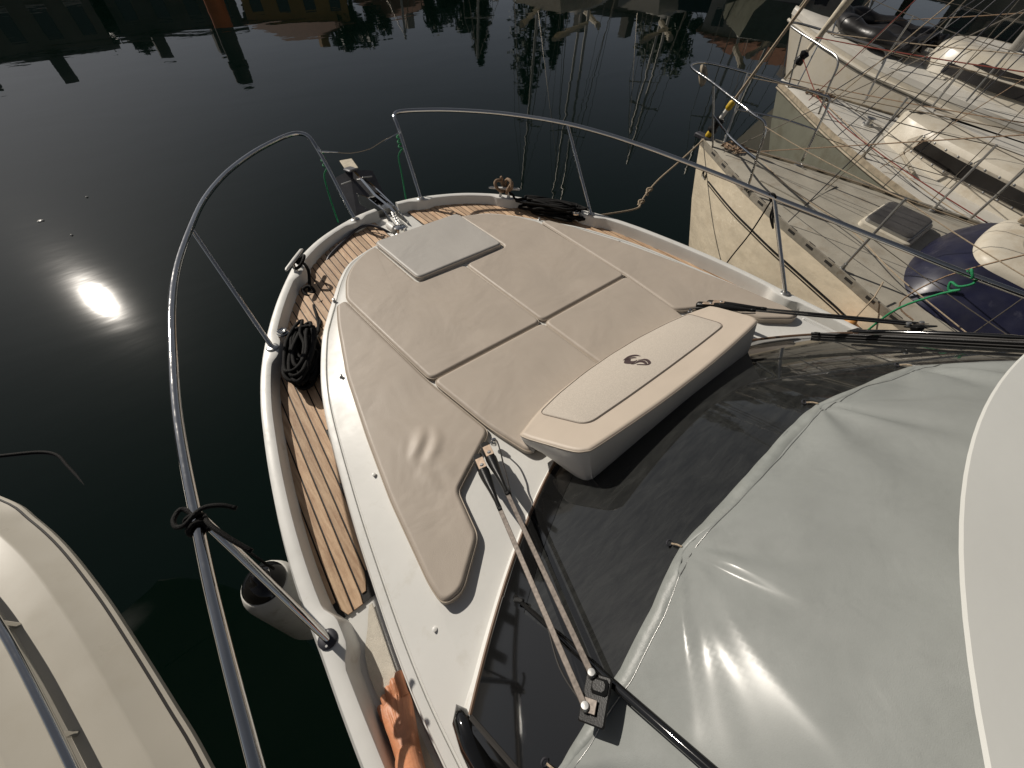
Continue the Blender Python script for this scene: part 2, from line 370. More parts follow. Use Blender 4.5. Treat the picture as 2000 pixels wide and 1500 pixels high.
# moulded non-skid panels aft of the teak
for s in (-1, 1):
    rows = []
    for y in [.05-.03*i for i in range(31)]+[-1-.4*i for i in range(8)]:
        tp = min(1, max(0, (.05-y)/.13)); a = xc(y)+.05; c = a+.015+(xo(y)-.095-.03*max(0, 1-abs(y)/.15)-a-.015)*tp
        rows.append([(s*(a+(c-a)*t), y, zd(y)+.0035) for t in np.linspace(0, 1, 5)])
    MB().loft(rows, False).build('nonskid_panel', 'nonskid', yacht)
# teak: dark caulking bed with each plank a piece of its own
def tin(y):
    if y > 2.19: return .155
    return max(.155, xc(y)+.03)
def tout(y):
    return xo(y)-.064-.03*max(0, (y-1.6))
TY0 = .07
m = MB()
for s in (-1, 1):
    rows = []
    y = TY0
    while y < 2.6:
        a, c = tin(y)-.006, tout(y)+.006
        if c-a > .01: rows.append([(s*a, y, zd(y)+.001), (s*c, y, zd(y)+.001)])
        y += .03
    m.loft(rows, False)
bed = m.build('teak_deck', 'caulk', yacht, smooth=False)
PITCHW = .046
def wshift(y): return .085*min(y, 1.6)+.03*max(0, y-1.6)
for s in (-1, 1):
    for k in range(-4, 44):
        lo, hi = k*PITCHW+.0035, (k+1)*PITCHW-.0035
        run = []
        y = TY0
        def flush(run):
            if len(run) < 3 or run[-1][0]-run[0][0] < .05: return
            rings = []
            for (yy, a, c) in run:
                z = zd(yy); e = .0014
                rings.append([(s*a, yy, z-.002), (s*a, yy, z+.0052), (s*(a+e), yy, z+.0065), (s*(c-e), yy, z+.0065), (s*c, yy, z+.0052), (s*c, yy, z-.002)])
            MB().loft(rings, True, True, True).build('plank', 'teak', bed, auto=30)
        while y < 2.6:
            sh = wshift(y); a = max(lo-sh+.13, tin(y)); c = min(hi-sh+.13, tout(y))
            if y < TY0+.10:      # rounded aft end
                mid = (tin(y)+tout(y))/2; hw = (tout(y)-tin(y))/2*min(1, .45+.55*math.sqrt(max(0, (y-TY0)/.10))); a = max(a, mid-hw+.01); c = min(c, mid+hw)
            if c-a > .005: run.append((y, a, c))
            else:
                flush(run); run = []
            y += .035
        flush(run)
# coachroof with its coaming mouldings
m = MB(); ringsL = []
CNr = nrm2(CD); CN = [V((abs(q.x), abs(q.y), 0)) for q in CNr]
rings = []
for p, q in zip(CD, CN):
    zr, zb = zrim(p.y), zd(p.y)-.02; h = zr-zb; zi = zin(p.y)
    ins = itp(p.y, [-1, -.2, .4, 1.2, 1.75, 2.1], [.17, .165, .16, .13, .045, .03])
    prof = [(-.034, zb), (-.030, zb+.028), (-.022, zb+.05), (-.020, zr-.072), (-.010, zr-.066), (-.007, zr-.040), (-.010, zr-.034), (-.010, zr-.014), (-.006, zr-.004), (.004, zr), (min(.022, ins*.4), zr+.002), (min(.025, ins*.45), zr-.005), (min(.031, ins*.5), zr-.005), (min(.034, ins*.55), zr+.004), (ins, zi-.004), (ins+.012, zi)]
    half = []
    for o, z in prof: half.append((max(.0, p.x-q.x*o), p.y-q.y*o, z))
    xi = half[-1]
    row = [(-a, b_, c) for a, b_, c in half] + [(xi[0]*t, xi[1], xi[2]+.012*(1-t*t)) for t in np.linspace(-.8, .8, 9)] + half[::-1]
    rings.append(row)
m.loft(rings, False)
m.add(rings[0], [tuple(range(len(rings[0])))])
m.build('coachroof', 'gelcoat', yacht, auto=40)
# windscreen surface
def wb(x): return V((x, .1-.35*abs(x)**1.76, 1.635))
def wt(x): return V((x*.86, -1.1-.24*x*x, 2.33))
def ws(x, v, off=0.):
    p = wb(x).lerp(wt(x), v)
    if off:
        e = 1e-3; n_ = (wb(x+e).lerp(wt(x+e), v)-p).cross(wb(x).lerp(wt(x), v+e)-p).normalized()
        if n_.z < 0: n_ = -n_
        p = p+n_*off
    return p
XS = np.linspace(-1.375, 1.375, 45); VS = np.linspace(0, 1, 15)
m = MB(); m.loft([[ws(x, v) for x in XS] for v in VS], False)
m.loft([[ws(x, v, -.012) for x in XS] for v in (0, 1)], False)
glass = m.build('windscreen', 'screen_glass', yacht)
# frit border (black band under the glass edge), seal, white base moulding
m = MB()
def vf(x): return .10+.10*max(0, abs(x)-.72)**.8 if abs(x) > .72 else .10
m.loft([[ws(x, .004, .0015) for x in XS], [ws(x, .05, .0015) for x in XS], [ws(x, .09, .0015) for x in XS]], False)
for s in (-1, 1):
    m.loft([[ws(s*x, v, .0022) for v in VS] for x in (1.374, 1.30, 1.20, 1.10+.0)], False)
m.build('black_border', 'black_gloss', glass)
MB().tube([ws(x, 0, .003)+V((0, .006, -.004)) for x in XS], .0065, 6).build('seal', 'brown_seal', glass)
for s in (-1, 1):
    MB().tube([ws(s*1.376, v, .002) for v in VS], .008, 6).build('seal', 'rubber', glass)
m = MB(); rows = []
for x in np.linspace(-1.41, 1.41, 45):
    p = wb(x); n2 = V((.616*abs(x)**.76*(1 if x > 0 else -1), 1, 0)).normalized()
    rows.append([p+V((0, 0, -.16))-n2*.02, p+V((0, 0, -.012)), p+n2*.008+V((0, 0, -.006)), p+n2*.02+V((0, 0, -.016)), p+n2*.035+V((0, 0, -.06)), p+n2*.05+V((0, 0, -.14))])
m.loft(rows, False).build('screen_moulding', 'gelcoat_edge', yacht, auto=50)
# cabin sides with glass
for s in (-1, 1):
    m = MB()
    lowl = [V((s*x, y, z)) for x, y, z in [(1.378, -.50, 1.62), (1.42, -.9, 1.60), (1.44, -2, 1.58), (1.44, -5.5, 1.52)]]
    upl = [V((s*x, y, z)) for x, y, z in [(1.378, -.52, 1.63), (1.20, -1.53, 2.36), (1.22, -2.2, 2.37), (1.22, -5.5, 2.37)]]
    lo = cr(lowl, 8); up = []
    for i, p in enumerate(lo):
        t = i/(len(lo)-1)*3; k = min(2, int(t)); up.append(upl[k].lerp(upl[k+1], t-k))
    m.loft([lo, [a.lerp(b_, .5)+V((s*.02, 0, 0)) for a, b_ in zip(lo, up)], up], False)
    m.build('side_window', 'black_gloss', yacht)
    # pointed black trim at the foot of the side window
    rings = []
    for t in np.linspace(0, 1, 16):
        y = -.455-2.5*t**1.6; c = V((s*(1.395+.028*min(1, t*4)), y, 1.605-.02*t)); ww = .05*min(1, math.sqrt(t*9))+.001; hh = .05*min(1, math.sqrt(t*9))+.001
        rings.append([c+V((s*math.cos(a)*ww*.75, 0, math.sin(a)*hh)) for a in np.linspace(0, 2*math.pi, 13)[:-1]])
    MB().loft(rings, True, True, True).build('window_trim', 'black_gloss', yacht, auto=0)
    lw = [V((s*1.455, -.62, 1.55)), V((s*1.465, -2, 1.55)), V((s*1.46, -5.5, 1.48))]
    MB().loft([[p+V((s*.03, 0, -.14)) for p in lw], [p for p in lw], [p+V((-s*.05, 0, .06)) for p in lw]], False).build('cabin_side', 'gelcoat', yacht)
# roof with its rounded leading edge
m = MB(); rings = []
for x in np.linspace(-1.3, 1.3, 41):
    ye = -.895-.26*x*x; f_ = max(0, abs(x)-1.0)/.3; dz = -.05*f_*f_
    rings.append([(x, -5.5, 2.40+dz), (x, ye-.12, 2.385+dz), (x, ye-.05, 2.392+dz), (x, ye-.012, 2.418+dz), (x, ye, 2.431+dz), (x, ye-.004, 2.4365+dz), (x, ye-.04, 2.4385+dz*1.1), (x, ye-.35, 2.447+dz*1.3), (x, ye-1.2, 2.49+dz*1.5), (x, -5.5, 2.55+dz*1.5)])
m.loft(rings, True, True, True).build('roof', 'roof_white', yacht, auto=24)

# guard rails
RAIL = [(.30, 2.60, 1.668), (.316, 2.70, 1.85), (.33, 2.80, 2.03), (.345, 2.885, 2.155), (.36, 2.95, 2.205), (.41, 2.995, 2.22), (.495, 2.985, 2.221), (.62, 2.915, 2.22), (.76, 2.813, 2.218), (.92, 2.665, 2.213), (1.072, 2.477, 2.209), (1.225, 2.225, 2.202), (1.348, 1.944, 2.194), (1.478, 1.65, 2.163),
        (1.567, 1.368, 2.132), (1.635, 1.059, 2.099), (1.685, .799, 2.07), (1.716, .572, 2.046), (1.737, .37, 2.026), (1.757, .147, 2.009), (1.768, -.03, 1.997), (1.776, -.182, 1.986), (1.784, -.4, 1.975), (1.80, -.9, 1.95), (1.80, -2.6, 1.93), (1.80, -4.2, 1.92)]
def flange(m, c, r=.034, h=.008):
    m.lathe(c, [(r, 0), (r, h*.6), (r*.9, h), (r*.6, h*1.3)], 20)
for s in (-1, 1):
    P = cr([(s*x, y, z) for x, y, z in RAIL], 5)
    rail = MB().tube(P, .0158, 14).build('guard_rail', 'chrome', yacht, auto=0)
    for bx, by, tx, ty, tz in [(1.305, 1.545, 1.347, 1.945, 2.19), (1.65, 0, 1.736, .372, 2.022), (1.68, -1.9, 1.80, -1.5, 1.94)]:
        a = V((s*bx, by, zg(by))); c = V((s*tx, ty, tz))
        MB().tube([a, a.lerp(c, .5), c], .0132, 12, caps=False).build('stanchion', 'chrome', rail, auto=0)
        mm = MB(); flange(mm, a+V((0, 0, -.001))); fl = mm.build('base_flange', 'steel_dull' if by != 0 or s > 0 else 'dark_metal', rail)
        for q in (-1, 1): MB().lathe(a+V((q*.021*.5, q*.021, .0065)), [(.0055, 0), (.0055, .002), (.004, .003)], 10).build('screw', 'steel_dull', rail)
    a = V((s*.30, 2.60, zg(2.6))); mm = MB(); flange(mm, a); mm.build('base_flange', 'steel_dull', rail)
# mooring cleats on the bulwark, fuel fillers, cover studs
for s in (-1, 1):
    c = V((s*.905, 2.205, 1.655)); t = V((s*.66, -.74, 0)).normalized()
    cl = MB().tube([c-t*.135+V((0, 0, .072)), c-t*.12+V((0, 0, .075)), c+V((0, 0, .074)), c+t*.12+V((0, 0, .075)), c+t*.135+V((0, 0, .072))], [.008, .0125, .015, .0125, .008], 12, flat=.75).build('cleat', 'gelcoat_edge', yacht)
    for q in (-.035, .035): MB().lathe(c+t*q, [(.018, 0), (.011, .015), (.010, .06), (.013, .072)], 12).build('cleat_post', 'steel_dull', cl)
    f = MB().lathe((s*1.215, 1.63, zg(1.62)-.003), [(.034, 0), (.034, .01), (.029, .014), (.027, .022), (.024, .024), (.015, .019), (.001, .018)], 24).build('filler_cap', 'chrome', yacht)
    MB().box((s*1.215, 1.63, zg(1.62)+.021), (.036, .006, .006), bev=.002).build('grip', 'steel_dull', f)
for x, y in [(.862, 1.70), (1.098, 1.061), (1.228, .43), (1.338, -.235)]:
    for s in (-1, 1):
        z = zin(y)*.6+zrim(y)*.4
        st = MB().lathe((s*x, y, z), [(.011, 0), (.011, .003), (.008, .005), (.005, .012), (.008, .014), (.0085, .019), (.003, .021)], 14).build('snap_stud', 'steel_dull' if y > .5 else 'gelcoat_edge', yacht)
# anchor gear on the foredeck
rol = MB()
for s in (-1, 1):
    rol.loft([[(s*.055+o, y, z) for o in (-.004, .004) for z in ((z0, z1) if o < 0 else (z1, z0))] for y, z0, z1 in [(2.42, 1.575, 1.62), (2.6, 1.58, 1.68), (2.9, 1.58, 1.69), (3.12, 1.55, 1.65)]], True, True, True)
rol.box((0, 2.76, 1.572), (.11, .7, .01))
rl = rol.build('bow_roller', 'chrome', yacht)
MB().lathe((-.05, 3.04, 1.60), [(.03, 0), (.022, .02), (.018, .05), (.022, .08), (.03, .10)], 16, (1, 0, 0)).build('roller_wheel', 'rubber', rl)
MB().box((.0, 2.44, 1.548), (.26, .48, .02), bev=.008).build('anchor_plinth', 'gelcoat', yacht)
wl = MB().box((-.075, 2.30, 1.575), (.13, .15, .05), bev=.015).build('windlass', 'steel_dull', yacht)
MB().lathe((-.075, 2.29, 1.60), [(.05, 0), (.052, .012), (.032, .022), (.028, .038), (.045, .05), (.047, .062), (.03, .07), (.001, .071)], 24).build('capstan', 'chrome', wl)
MB().lathe((-.10, 2.335, 1.628), [(.02, 0), (.03, .004), (.03, .09), (.026, .10), (.001, .102)], 18, (-.05, 1, .05)).build('motor_housing', 'gelcoat', wl)
ch = MB()
pth = cr([(-.06, 2.31, 1.67), (-.045, 2.37, 1.655), (-.03, 2.44, 1.66), (-.015, 2.50, 1.672), (0, 2.55, 1.675)], 8)
for i in range(0, len(pth)-1, 2):
    a = pth[i]; t = (pth[min(i+2, len(pth)-1)]-a); t = t.normalized() if t.length > 0 else V((0, 1, 0)); sd_ = t.cross(V((0, 0, 1))).normalized()
    if (i//2) % 2: sd_ = V((0, 0, 1))
    ch.tube([a+t*(.016*math.cos(k))+sd_*(.010*math.sin(k)) for k in np.linspace(0, 2*math.pi, 11)[:-1]], .0042, 6, closed=True)
ch.build('anchor_chain', 'steel_dull', wl)
# low stainless grab bar along the port bow and anchor-locker lid trim
MB().tube(cr([(-.12, 2.40, 1.58), (-.17, 2.47, 1.615), (-.23, 2.535, 1.63), (-.33, 2.54, 1.625), (-.46, 2.47, 1.61), (-.62, 2.36, 1.60), (-.68, 2.31, 1.585), (-.70, 2.27, 1.555)], 6), .011, 10).build('grab_bar', 'dark_metal', yacht, auto=0)
MB().tube([(.13, 2.18, 1.566), (.13, 2.64, 1.574)], .009, 8).build('channel_trim', 'gelcoat_edge', yacht)
MB().tube([(-.655, 2.12, 1.56), (-.80, 2.26, 1.563), (-.775, 2.285, 1.563)], .006, 8).build('locker_trim', 'chrome', yacht)

# wipers (port built, starboard the same turned over)
for s in (-1, 1):
    q = lambda x, y, z: V((-s*x, y, z))
    root = MB().lathe(q(-.74, .205, 1.655), [(.014, 0), (.014, .02), (.010, .024), (.010, .034), (.001, .036)], 16).build('wiper', 'chrome', yacht)
    A0, B0 = q(-.812, .145, 1.715), q(-.872, .115, 1.715); A1, B1 = q(-1.085, -.664, 1.945), q(-1.145, -.70, 1.943)
    for a, c, wdt in ((A0, A1, .030), (B0, B1, .030)):
        d = (c-a).normalized(); upv = V((0, .5, .85)); sx = d.cross(upv).normalized()
        # pivot housing, tapered knuckle, bare metal arm
        MB().box(a-d*.015+V((0, 0, -.006)), (.042, .10, .05), sx, d, .007).build('pivot_housing', 'black_plastic', root)
        MB().box(a-d*.005+V((0, 0, .0205)), (.034, .062, .004), sx, d, .001).build('pivot_plate', 'box_metal', root)
        MB().lathe(a+d*.008+V((0, 0, .021)), [(.010, 0), (.008, .003), (.006, .005), (.001, .0052)], 14, (0, .3, .95)).build('screw', 'steel_dull', root)
        k = a+d*.23
        rings = []
        for t, ww, hh in ((.03, .038, .036), (.07, .035, .034), (.14, .022, .026), (.20, .014, .018), (.235, .015, .018)):
            p = a+d*t; up_ = sx.cross(d)
            rings.append([p+sx*(math.cos(g)*ww*.62)+up_*(math.sin(g)*hh*.62) for g in np.linspace(0, 2*math.pi, 13)[:-1]])
        MB().loft(rings, True, True, True).build('knuckle', 'black_plastic', root)
        MB().box(a+d*.235, (.017, .03, .017), sx, d, .003).build('clamp', 'black_plastic', root)
        ln = (c-k).length
        MB().box(k+d*(ln/2), (.017, ln, .007), sx, d, .0015).build('arm', 'arm_metal' if s < 0 else 'black_plastic', root)
        MB().lathe(c+V((0, 0, .006)), [(.011, -.012), (.011, .002), (.009, .005), (.001, .0055)], 16, (0, .35, .94)).build('end_cap', 'steel_dull', root)
    # link plate and blade carrier
    mid = (A1+B1)/2; ex = (A1-B1).normalized(); ey = V((0, -.85, .5))
    MB().box(mid+V((0, -.025, .0)), (.105, .07, .008), ex, ey, .003).build('link_plate', 'black_plastic', root)
    MB().box(B1.lerp(mid, .3)+V((0, -.012, .006)), (.03, .035, .003), ex, ey, .001).build('link_badge', 'arm_metal', root)
    ctr = q(-1.088, -.70, 1.93)
    MB().box(ctr+V((0, 0, .018)), (.035, .045, .03), ex, ey, .006).build('blade_joint', 'black_plastic', root)
    def bl(v, off): return ws(-s*(-1.075-.075*v), v, off)
    car = [bl(v, .03+.016*math.sin(math.pi*min(1, max(0, (v-.05)/.75)))) for v in np.linspace(.20, .64, 14)]
    MB().tube(car, [.008]+[.0115]*12+[.008], 10, flat=.8).build('blade_carrier', 'black_gloss', root)
    MB().tube([bl(v, .018) for v in np.linspace(.055, .80, 16)], .0075, 6, flat=1.1).build('blade', 'black_plastic', root)
    MB().tube([bl(v, .006) for v in np.linspace(.055, .80, 16)], .004, 4, flat=1.6).build('blade_rubber', 'rubber', root)
    MB().box(bl(.075, .021), (.016, .04, .012), ex, bl(.1, .02)-bl(.05, .02), .003).build('blade_tip', 'black_plastic', root)
    # washer hose
    MB().tube(cr([q(-.742, .205, 1.69), q(-.748, .17, 1.72), q(-.775, .11, 1.73), q(-.80, .06, 1.725), q(-.83, .0, 1.74), q(-.88, -.09, 1.77)], 6), .0035, 6).build('hose', 'rubber', root)
    MB().tube(cr([B1+V((0, 0, .0)), B1.lerp(B0, .12)+q(-.02, 0, -.006)*1-q(0, 0, 0), B1.lerp(B0, .28)+V((0, .0, -.012)), B1.lerp(B0, .5)+V((0, 0, -.008))], 6), .003, 6).build('hose', 'rubber', root)

# ------------------------------------------------------------------ cushions
def cushion(name, pts, z0, z1, m, label, group, r=.046, soft=.021, tilt=None, pipe=True, side=None):
    poly = round_poly(pts, r, 5)
    area = sum(poly[i].x*poly[(i+1) % len(poly)].y-poly[(i+1) % len(poly)].x*poly[i].y for i in range(len(poly)))
    if area < 0: poly = poly[::-1]
    zz = tilt or (lambda x, y: 0)
    def ring(d, z):
        q = inset(poly, d) if d else poly; return [(p.x, p.y, z+zz(p.x, p.y)) for p in q]
    rg = [ring(.012, z0), ring(.002, z0+.008), ring(0, z0+.02), ring(0, z1-soft), ring(.0025, z1-soft*.55), ring(.0075, z1-soft*.2), ring(.0135, z1), ring(.0185, z1+.001), ring(.0215, z1+.001)]
    mb = MB().loft(rg, True, True, True)
    o = mb.build(name, m, auto=0); o.data.polygons[-1].use_smooth = False
    top(o, label, 'cushion', group)
    if pipe: 
        pp = MB().tube([V(q) for q in ring(.0, z1-soft*.62)], .0028, 6, closed=True).build('piping', 'piping', o, auto=0)
    return o
G = 'sun pad cushions on the foredeck'
zc0, zc1 = 1.655, 1.70
cz = lambda x, y: -.033+.0065*y
def sym(p): return [(-a[0],)+tuple(a[1:]) for a in p]
FP = [(-.003, .706), (-.758, .714), (-.782, 1.15), (-.806, 1.64), (-.71, 1.86, .1), (-.59, 2.0, .1), (-.45, 2.085, .1), (-.368, 2.11), (-.366, 1.508), (-.003, 1.498)]
AP = [(-.003, .698), (-.755, .706), (-.706, .29), (-.65, .06), (-.003, .10)]
SP = [(-.813, 1.625, .046), (-.788, 1.15), (-.765, .71), (-.711, .278, .04), (-.995, .118, .025), (-1.040, -.085, .03), (-1.200, -.212, .04), (-1.278, -.208, .04), (-1.281, -.12), (-1.235, .253), (-1.172, .593), (-1.08, 1.019), (-.945, 1.442, .2), (-.875, 1.615, .046)]
HT = [(-.352, 1.525), (.352, 1.525), (.362, 2.135), (-.362, 2.135)]
cushion('sunpad_cushion', FP, zc0, zc1, 'vinyl', 'large tan cushion on the port side between hatch cushion and curved white rim', G, tilt=cz)
cushion('sunpad_cushion', sym(FP), zc0, zc1, 'vinyl', 'large tan cushion to the right of the hatch cushion, rounded towards the starboard bow', G, tilt=cz)
cushion('sunpad_cushion', AP, zc0, zc1, 'vinyl', 'tan cushion running under the left half of the headrest', G, tilt=cz)
cushion('sunpad_cushion', sym(AP), zc0, zc1, 'vinyl', 'tan cushion running under the right half of the headrest', G, tilt=cz)
spw = cushion('sunpad_cushion', SP, zc0-.02, zc1, 'vinyl_wrinkled', 'long wrinkled tan side cushion on the port side with pointed aft end by the wiper', G, tilt=lambda x, y: -.0475+.0184*y)
cushion('sunpad_cushion', sym(SP), zc0-.02, zc1, 'vinyl', 'long tan side cushion along the starboard rim, tapering behind the far wiper', G, tilt=lambda x, y: -.0475+.0184*y)
cushion('hatch_cushion', HT, zc0, zc1+.022, 'vinyl_grey', 'square greyish cushion on the bow hatch, raised above its neighbours', G, r=.046, soft=.017, tilt=cz)
# creases pulled into the middle of that cushion
nw = MATS['vinyl_wrinkled'].node_tree; Lw = nw.links; tcw = nw.nodes.new('ShaderNodeTexCoord')
base = V(spw['_o']); last = nw.nodes['soft']
for cx, cy, ang, fr, rad, dist in ((-.985, .39, 40, 7, .13, .011), (-1.02, .24, -20, 6, .11, .006)):
    vm = nw.nodes.new('ShaderNodeVectorMath'); vm.operation = 'SUBTRACT'; vm.inputs[1].default_value = (cx-base.x, cy-base.y, .05); Lw.new(tcw.outputs['Object'], vm.inputs[0])
    ln = nw.nodes.new('ShaderNodeVectorMath'); ln.operation = 'LENGTH'; Lw.new(vm.outputs[0], ln.inputs[0])
    mr = nw.nodes.new('ShaderNodeMapRange'); mr.interpolation_type = 'SMOOTHSTEP'; mr.inputs[1].default_value = 0; mr.inputs[2].default_value = rad; mr.inputs[3].default_value = 1; mr.inputs[4].default_value = 0; Lw.new(ln.outputs['Value'], mr.inputs[0])
    mp_ = nw.nodes.new('ShaderNodeMapping'); mp_.inputs['Rotation'].default_value = (0, 0, R(ang)); Lw.new(vm.outputs[0], mp_.inputs[0])
    wv = nw.nodes.new('ShaderNodeTexWave'); wv.inputs['Scale'].default_value = fr/2; wv.inputs['Distortion'].default_value = 1.6; wv.inputs['Detail'].default_value = 0; wv.inputs['Detail Scale'].default_value = 2; Lw.new(mp_.outputs[0], wv.inputs[0])
    mu = nw.nodes.new('ShaderNodeMath'); mu.operation = 'MULTIPLY'; Lw.new(wv.outputs['Fac'], mu.inputs[0]); Lw.new(mr.outputs[0], mu.inputs[1])
    bb = nw.nodes.new('ShaderNodeBump'); bb.inputs['Distance'].default_value = dist; Lw.new(mu.outputs[0], bb.inputs['Height'])
    Lw.new(bb.outputs[0], last.inputs['Normal']); last = bb
# headrest: wedge-shaped bolster with stitched fabric panel
HF = [(-.69, .075), (-.655, .105), (-.48, .165), (-.25, .198), (0, .208), (.25, .198), (.48, .165), (.655, .105), (.69, .075)]
def hz(x, y): return 1.765+.42*(.2-y) if y < .2 else 1.765
def headring(sc, dz, yb, bot=False):
    pts = [(x*sc, y) for x, y in HF]; front = [(x, min(y, .21)) for x, y in pts]
    back = [(.66*sc, -.05), (.63*sc, yb+.05), (.60*sc, yb+.015), (.55*sc, yb), (.25*sc, yb-.02), (0, yb-.025), (-.25*sc, yb-.02), (-.55*sc, yb), (-.60*sc, yb+.015), (-.63*sc, yb+.05), (-.66*sc, -.05)]
    ring = front+back
    return ring
hd = headring(1, 0, -.20); hdv = [V(p) for p in hd]
hdv = [V((p.x, p.y)) for p in cr([(p.x, p.y, 0) for p in hdv], 3, True)]
rings = []
for d, fz in ((.062, 'b'), (.048, 'b2'), (.016, 'm'), (0, 't3'), (.002, 't2'), (.006, 't1'), (.012, 't0'), (.017, 'tt'), (.020, 'tt')):
    q = inset(hdv, d); row = []
    for p in q:
        T = hz(p.x, p.y); B = 1.69; yy = p.y
        z = {'b': B, 'b2': B+.012, 'm': B*.55+T*.45, 't3': T-.016, 't2': T-.009, 't1': T-.003, 't0': T, 'tt': T+.002}[fz]
        if fz in ('b', 'b2', 'm') and p.y < 0: yy = p.y-{'b': .085, 'b2': .085, 'm': .04}[fz]*min(1, -p.y/.13)
        row.append((p.x, yy, z))
    rings.append(row)
m = MB().loft(rings, True, True, False)
k0 = len(m.v); last = rings[-1]; nn = len(last)
# fill the top with rows between port and starboard
m.f.append(tuple(range(k0-nn, k0)))
hr = m.build('headrest_cushion', 'vinyl_light', auto=0)
hr.data.polygons[-1].use_smooth = False
hr.data.materials.append(MATS['vinyl_side_skyfill'])
for i_ in range(3*nn): hr.data.polygons[i_].material_index = 1
top(hr, 'thick cream headrest bolster with stitched emblem panel resting before the windscreen', 'cushion', G)
pq = inset(hdv, .002)
MB().tube([V((p.x, p.y, hz(p.x, p.y)-.010)) for p in pq], .0028, 6, closed=True).build('piping', 'piping', hr, auto=0)
PF = [(-.545, .125, .03), (-.40, .160), (-.20, .186), (0, .193), (.20, .186), (.40, .160), (.545, .125, .03), (.49, -.09, .05), (.25, -.098), (0, -.10), (-.25, -.098), (-.49, -.09, .05)]
pv = round_poly(PF, .05, 6)
def hp(p, o): return (p.x, p.y, hz(p.x, p.y)+.002+o)
m = MB().loft([[hp(p, -.004) for p in pv], [hp(p, .003) for p in inset(pv, .0015)], [hp(p, .0045) for p in inset(pv, .006)]], True, False, True)
pan = m.build('panel', 'fabric', hr, auto=0); pan['label'] = 'light woven fabric panel with dark emblem'
m = MB().tube([V(hp(p, .0015)) for p in inset(pv, -.003)], .0016, 5, closed=True); m.build('stitching', 'thread', hr, auto=0)
# emblem: swooping crescents
EMB = [[[-0.0237, 0.1064], [-0.0033, 0.1105], [0.0163, 0.111], [0.0336, 0.1053], [0.0458, 0.0929], [0.0495, 0.0774], [0.0445, 0.0598], [0.0413, 0.0714], [0.033, 0.0835], [0.0203, 0.0953], [0.001, 0.1023], [-0.0164, 0.1034]],
 [[-0.0229, 0.0998], [-0.0072, 0.1018], [0.0063, 0.0977], [0.0188, 0.09], [0.0253, 0.0778], [0.0239, 0.067], [0.0182, 0.0726], [0.0091, 0.0827], [0.0014, 0.0883], [-0.0121, 0.0952]],
 [[-0.0377, 0.0913], [-0.0243, 0.0973], [-0.014, 0.0937], [-0.0016, 0.086], [0.0001, 0.0802], [-0.0124, 0.0751], [-0.0121, 0.0668], [-0.0048, 0.0584], [0.0039, 0.055], [0.0097, 0.0545], [0.0035, 0.0506], [-0.0115, 0.0479], [-0.0245, 0.0493], [-0.0337, 0.0562], [-0.0413, 0.0701], [-0.0429, 0.083]],
 [[-0.037, 0.0538], [-0.0253, 0.0459], [-0.0109, 0.0442], [0.0056, 0.0467], [0.0148, 0.0356], [0.0173, 0.0239], [0.013, 0.0101], [0.0013, -0.0054], [-0.0046, 0.003], [0.0005, 0.0159], [-0.0029, 0.0296], [-0.0101, 0.0352], [-0.0231, 0.0393], [-0.0322, 0.0436]],
 [[0.0115, 0.051], [0.0214, 0.0403], [0.0328, 0.0309], [0.0354, 0.0166], [0.0296, 0.0019], [0.0185, -0.0124], [0.0053, -0.0176], [-0.0064, -0.0154], [-0.0149, -0.0057], [-0.0215, 0.0095], [-0.0291, 0.0281], [-0.0231, 0.0284], [-0.017, 0.0194], [-0.0095, 0.0047], [-0.0005, -0.0093], [0.0103, -0.0023], [0.0189, 0.0117], [0.0212, 0.0267], [0.018, 0.0379]]]
mm = MB()
for E_ in EMB:
    q = [V((p.x, p.y)) for p in cr([(a, b_, 0) for a, b_ in E_], 2, True)]
    mm.loft([[hp(p, .003) for p in q], [hp(p, .0062) for p in q]], True, True, True)
eo = mm.build('emblem', 'emblem', hr, smooth=False); eo['kind'] = 'stuff'

# ------------------------------------------------------------------ windscreen cover
EDGE = [(-1.33, .262), (-1.302, .280), (-1.232, .315), (-1.162, .345), (-1.069, .388), (-.9, .440), (-.78, .463), (-.70, .474), (-.6, .510), (-.484, .541), (-.36, .568), (-.235, .587), (-.05, .601), (.116, .603), (.22, .622), (.338, .634), (.47, .636), (.60, .636), (.70, .69), (.80, .76), (.9, .83), (.98, .90)]
EX = [e[0] for e in EDGE]; EV = [e[1] for e in EDGE]
TIES = [(-1.318, .268), (-.70, .474), (.116, .602), (.60, .634)]
GB = 1.0
def coverh(x, v):
    calm = math.exp(-(((x+.93)/.30)**2+((v-.60)/.20)**2)); fold = 1-.85*calm
    h = .012+.006*(1-math.exp(-((v-itp(x, EX, EV))/.08)))
    h += fold*.0045*math.sin(9*x+2.2*math.sin(6*v)+1.0)*min(1, (v-itp(x, EX, EV))*6)*.6
    h += GB*(.065*(x+.93)-.025*(v-.52))*math.exp(-(((x+.93)/.25)**2+((v-.52)/.18)**2))
    for tx, tv in TIES:
        dx, dv = x-tx, (v-tv)*1.35; r = math.hypot(dx, dv)+1e-4; th = math.atan2(dv, dx)
        h -= .012*math.exp(-(r/.05)**2)
        amp = .75+.25*math.sin(5*th+tx*7)
        h += (1-.78*calm)*.0062*amp*math.cos(13*th+2.1*tx+.6*math.sin(7*r))*min(1, r/.16)*math.exp(-r/.30)
        h += fold*.0085*math.cos(9*th+1.3+3*tx)*(r/.10)*math.exp(-r/.17)*1.4
        h += fold*.0052*math.cos(17*th+.4)*(r/.07)*math.exp(-r/.10)
    h += fold*.0025*math.sin(21*x*.6+14*v+1.7*math.sin(4*x))*math.exp(-((v-.72)/.12)**2)
    return max(h, .006)
NX, NV = 150, 56
rows = []
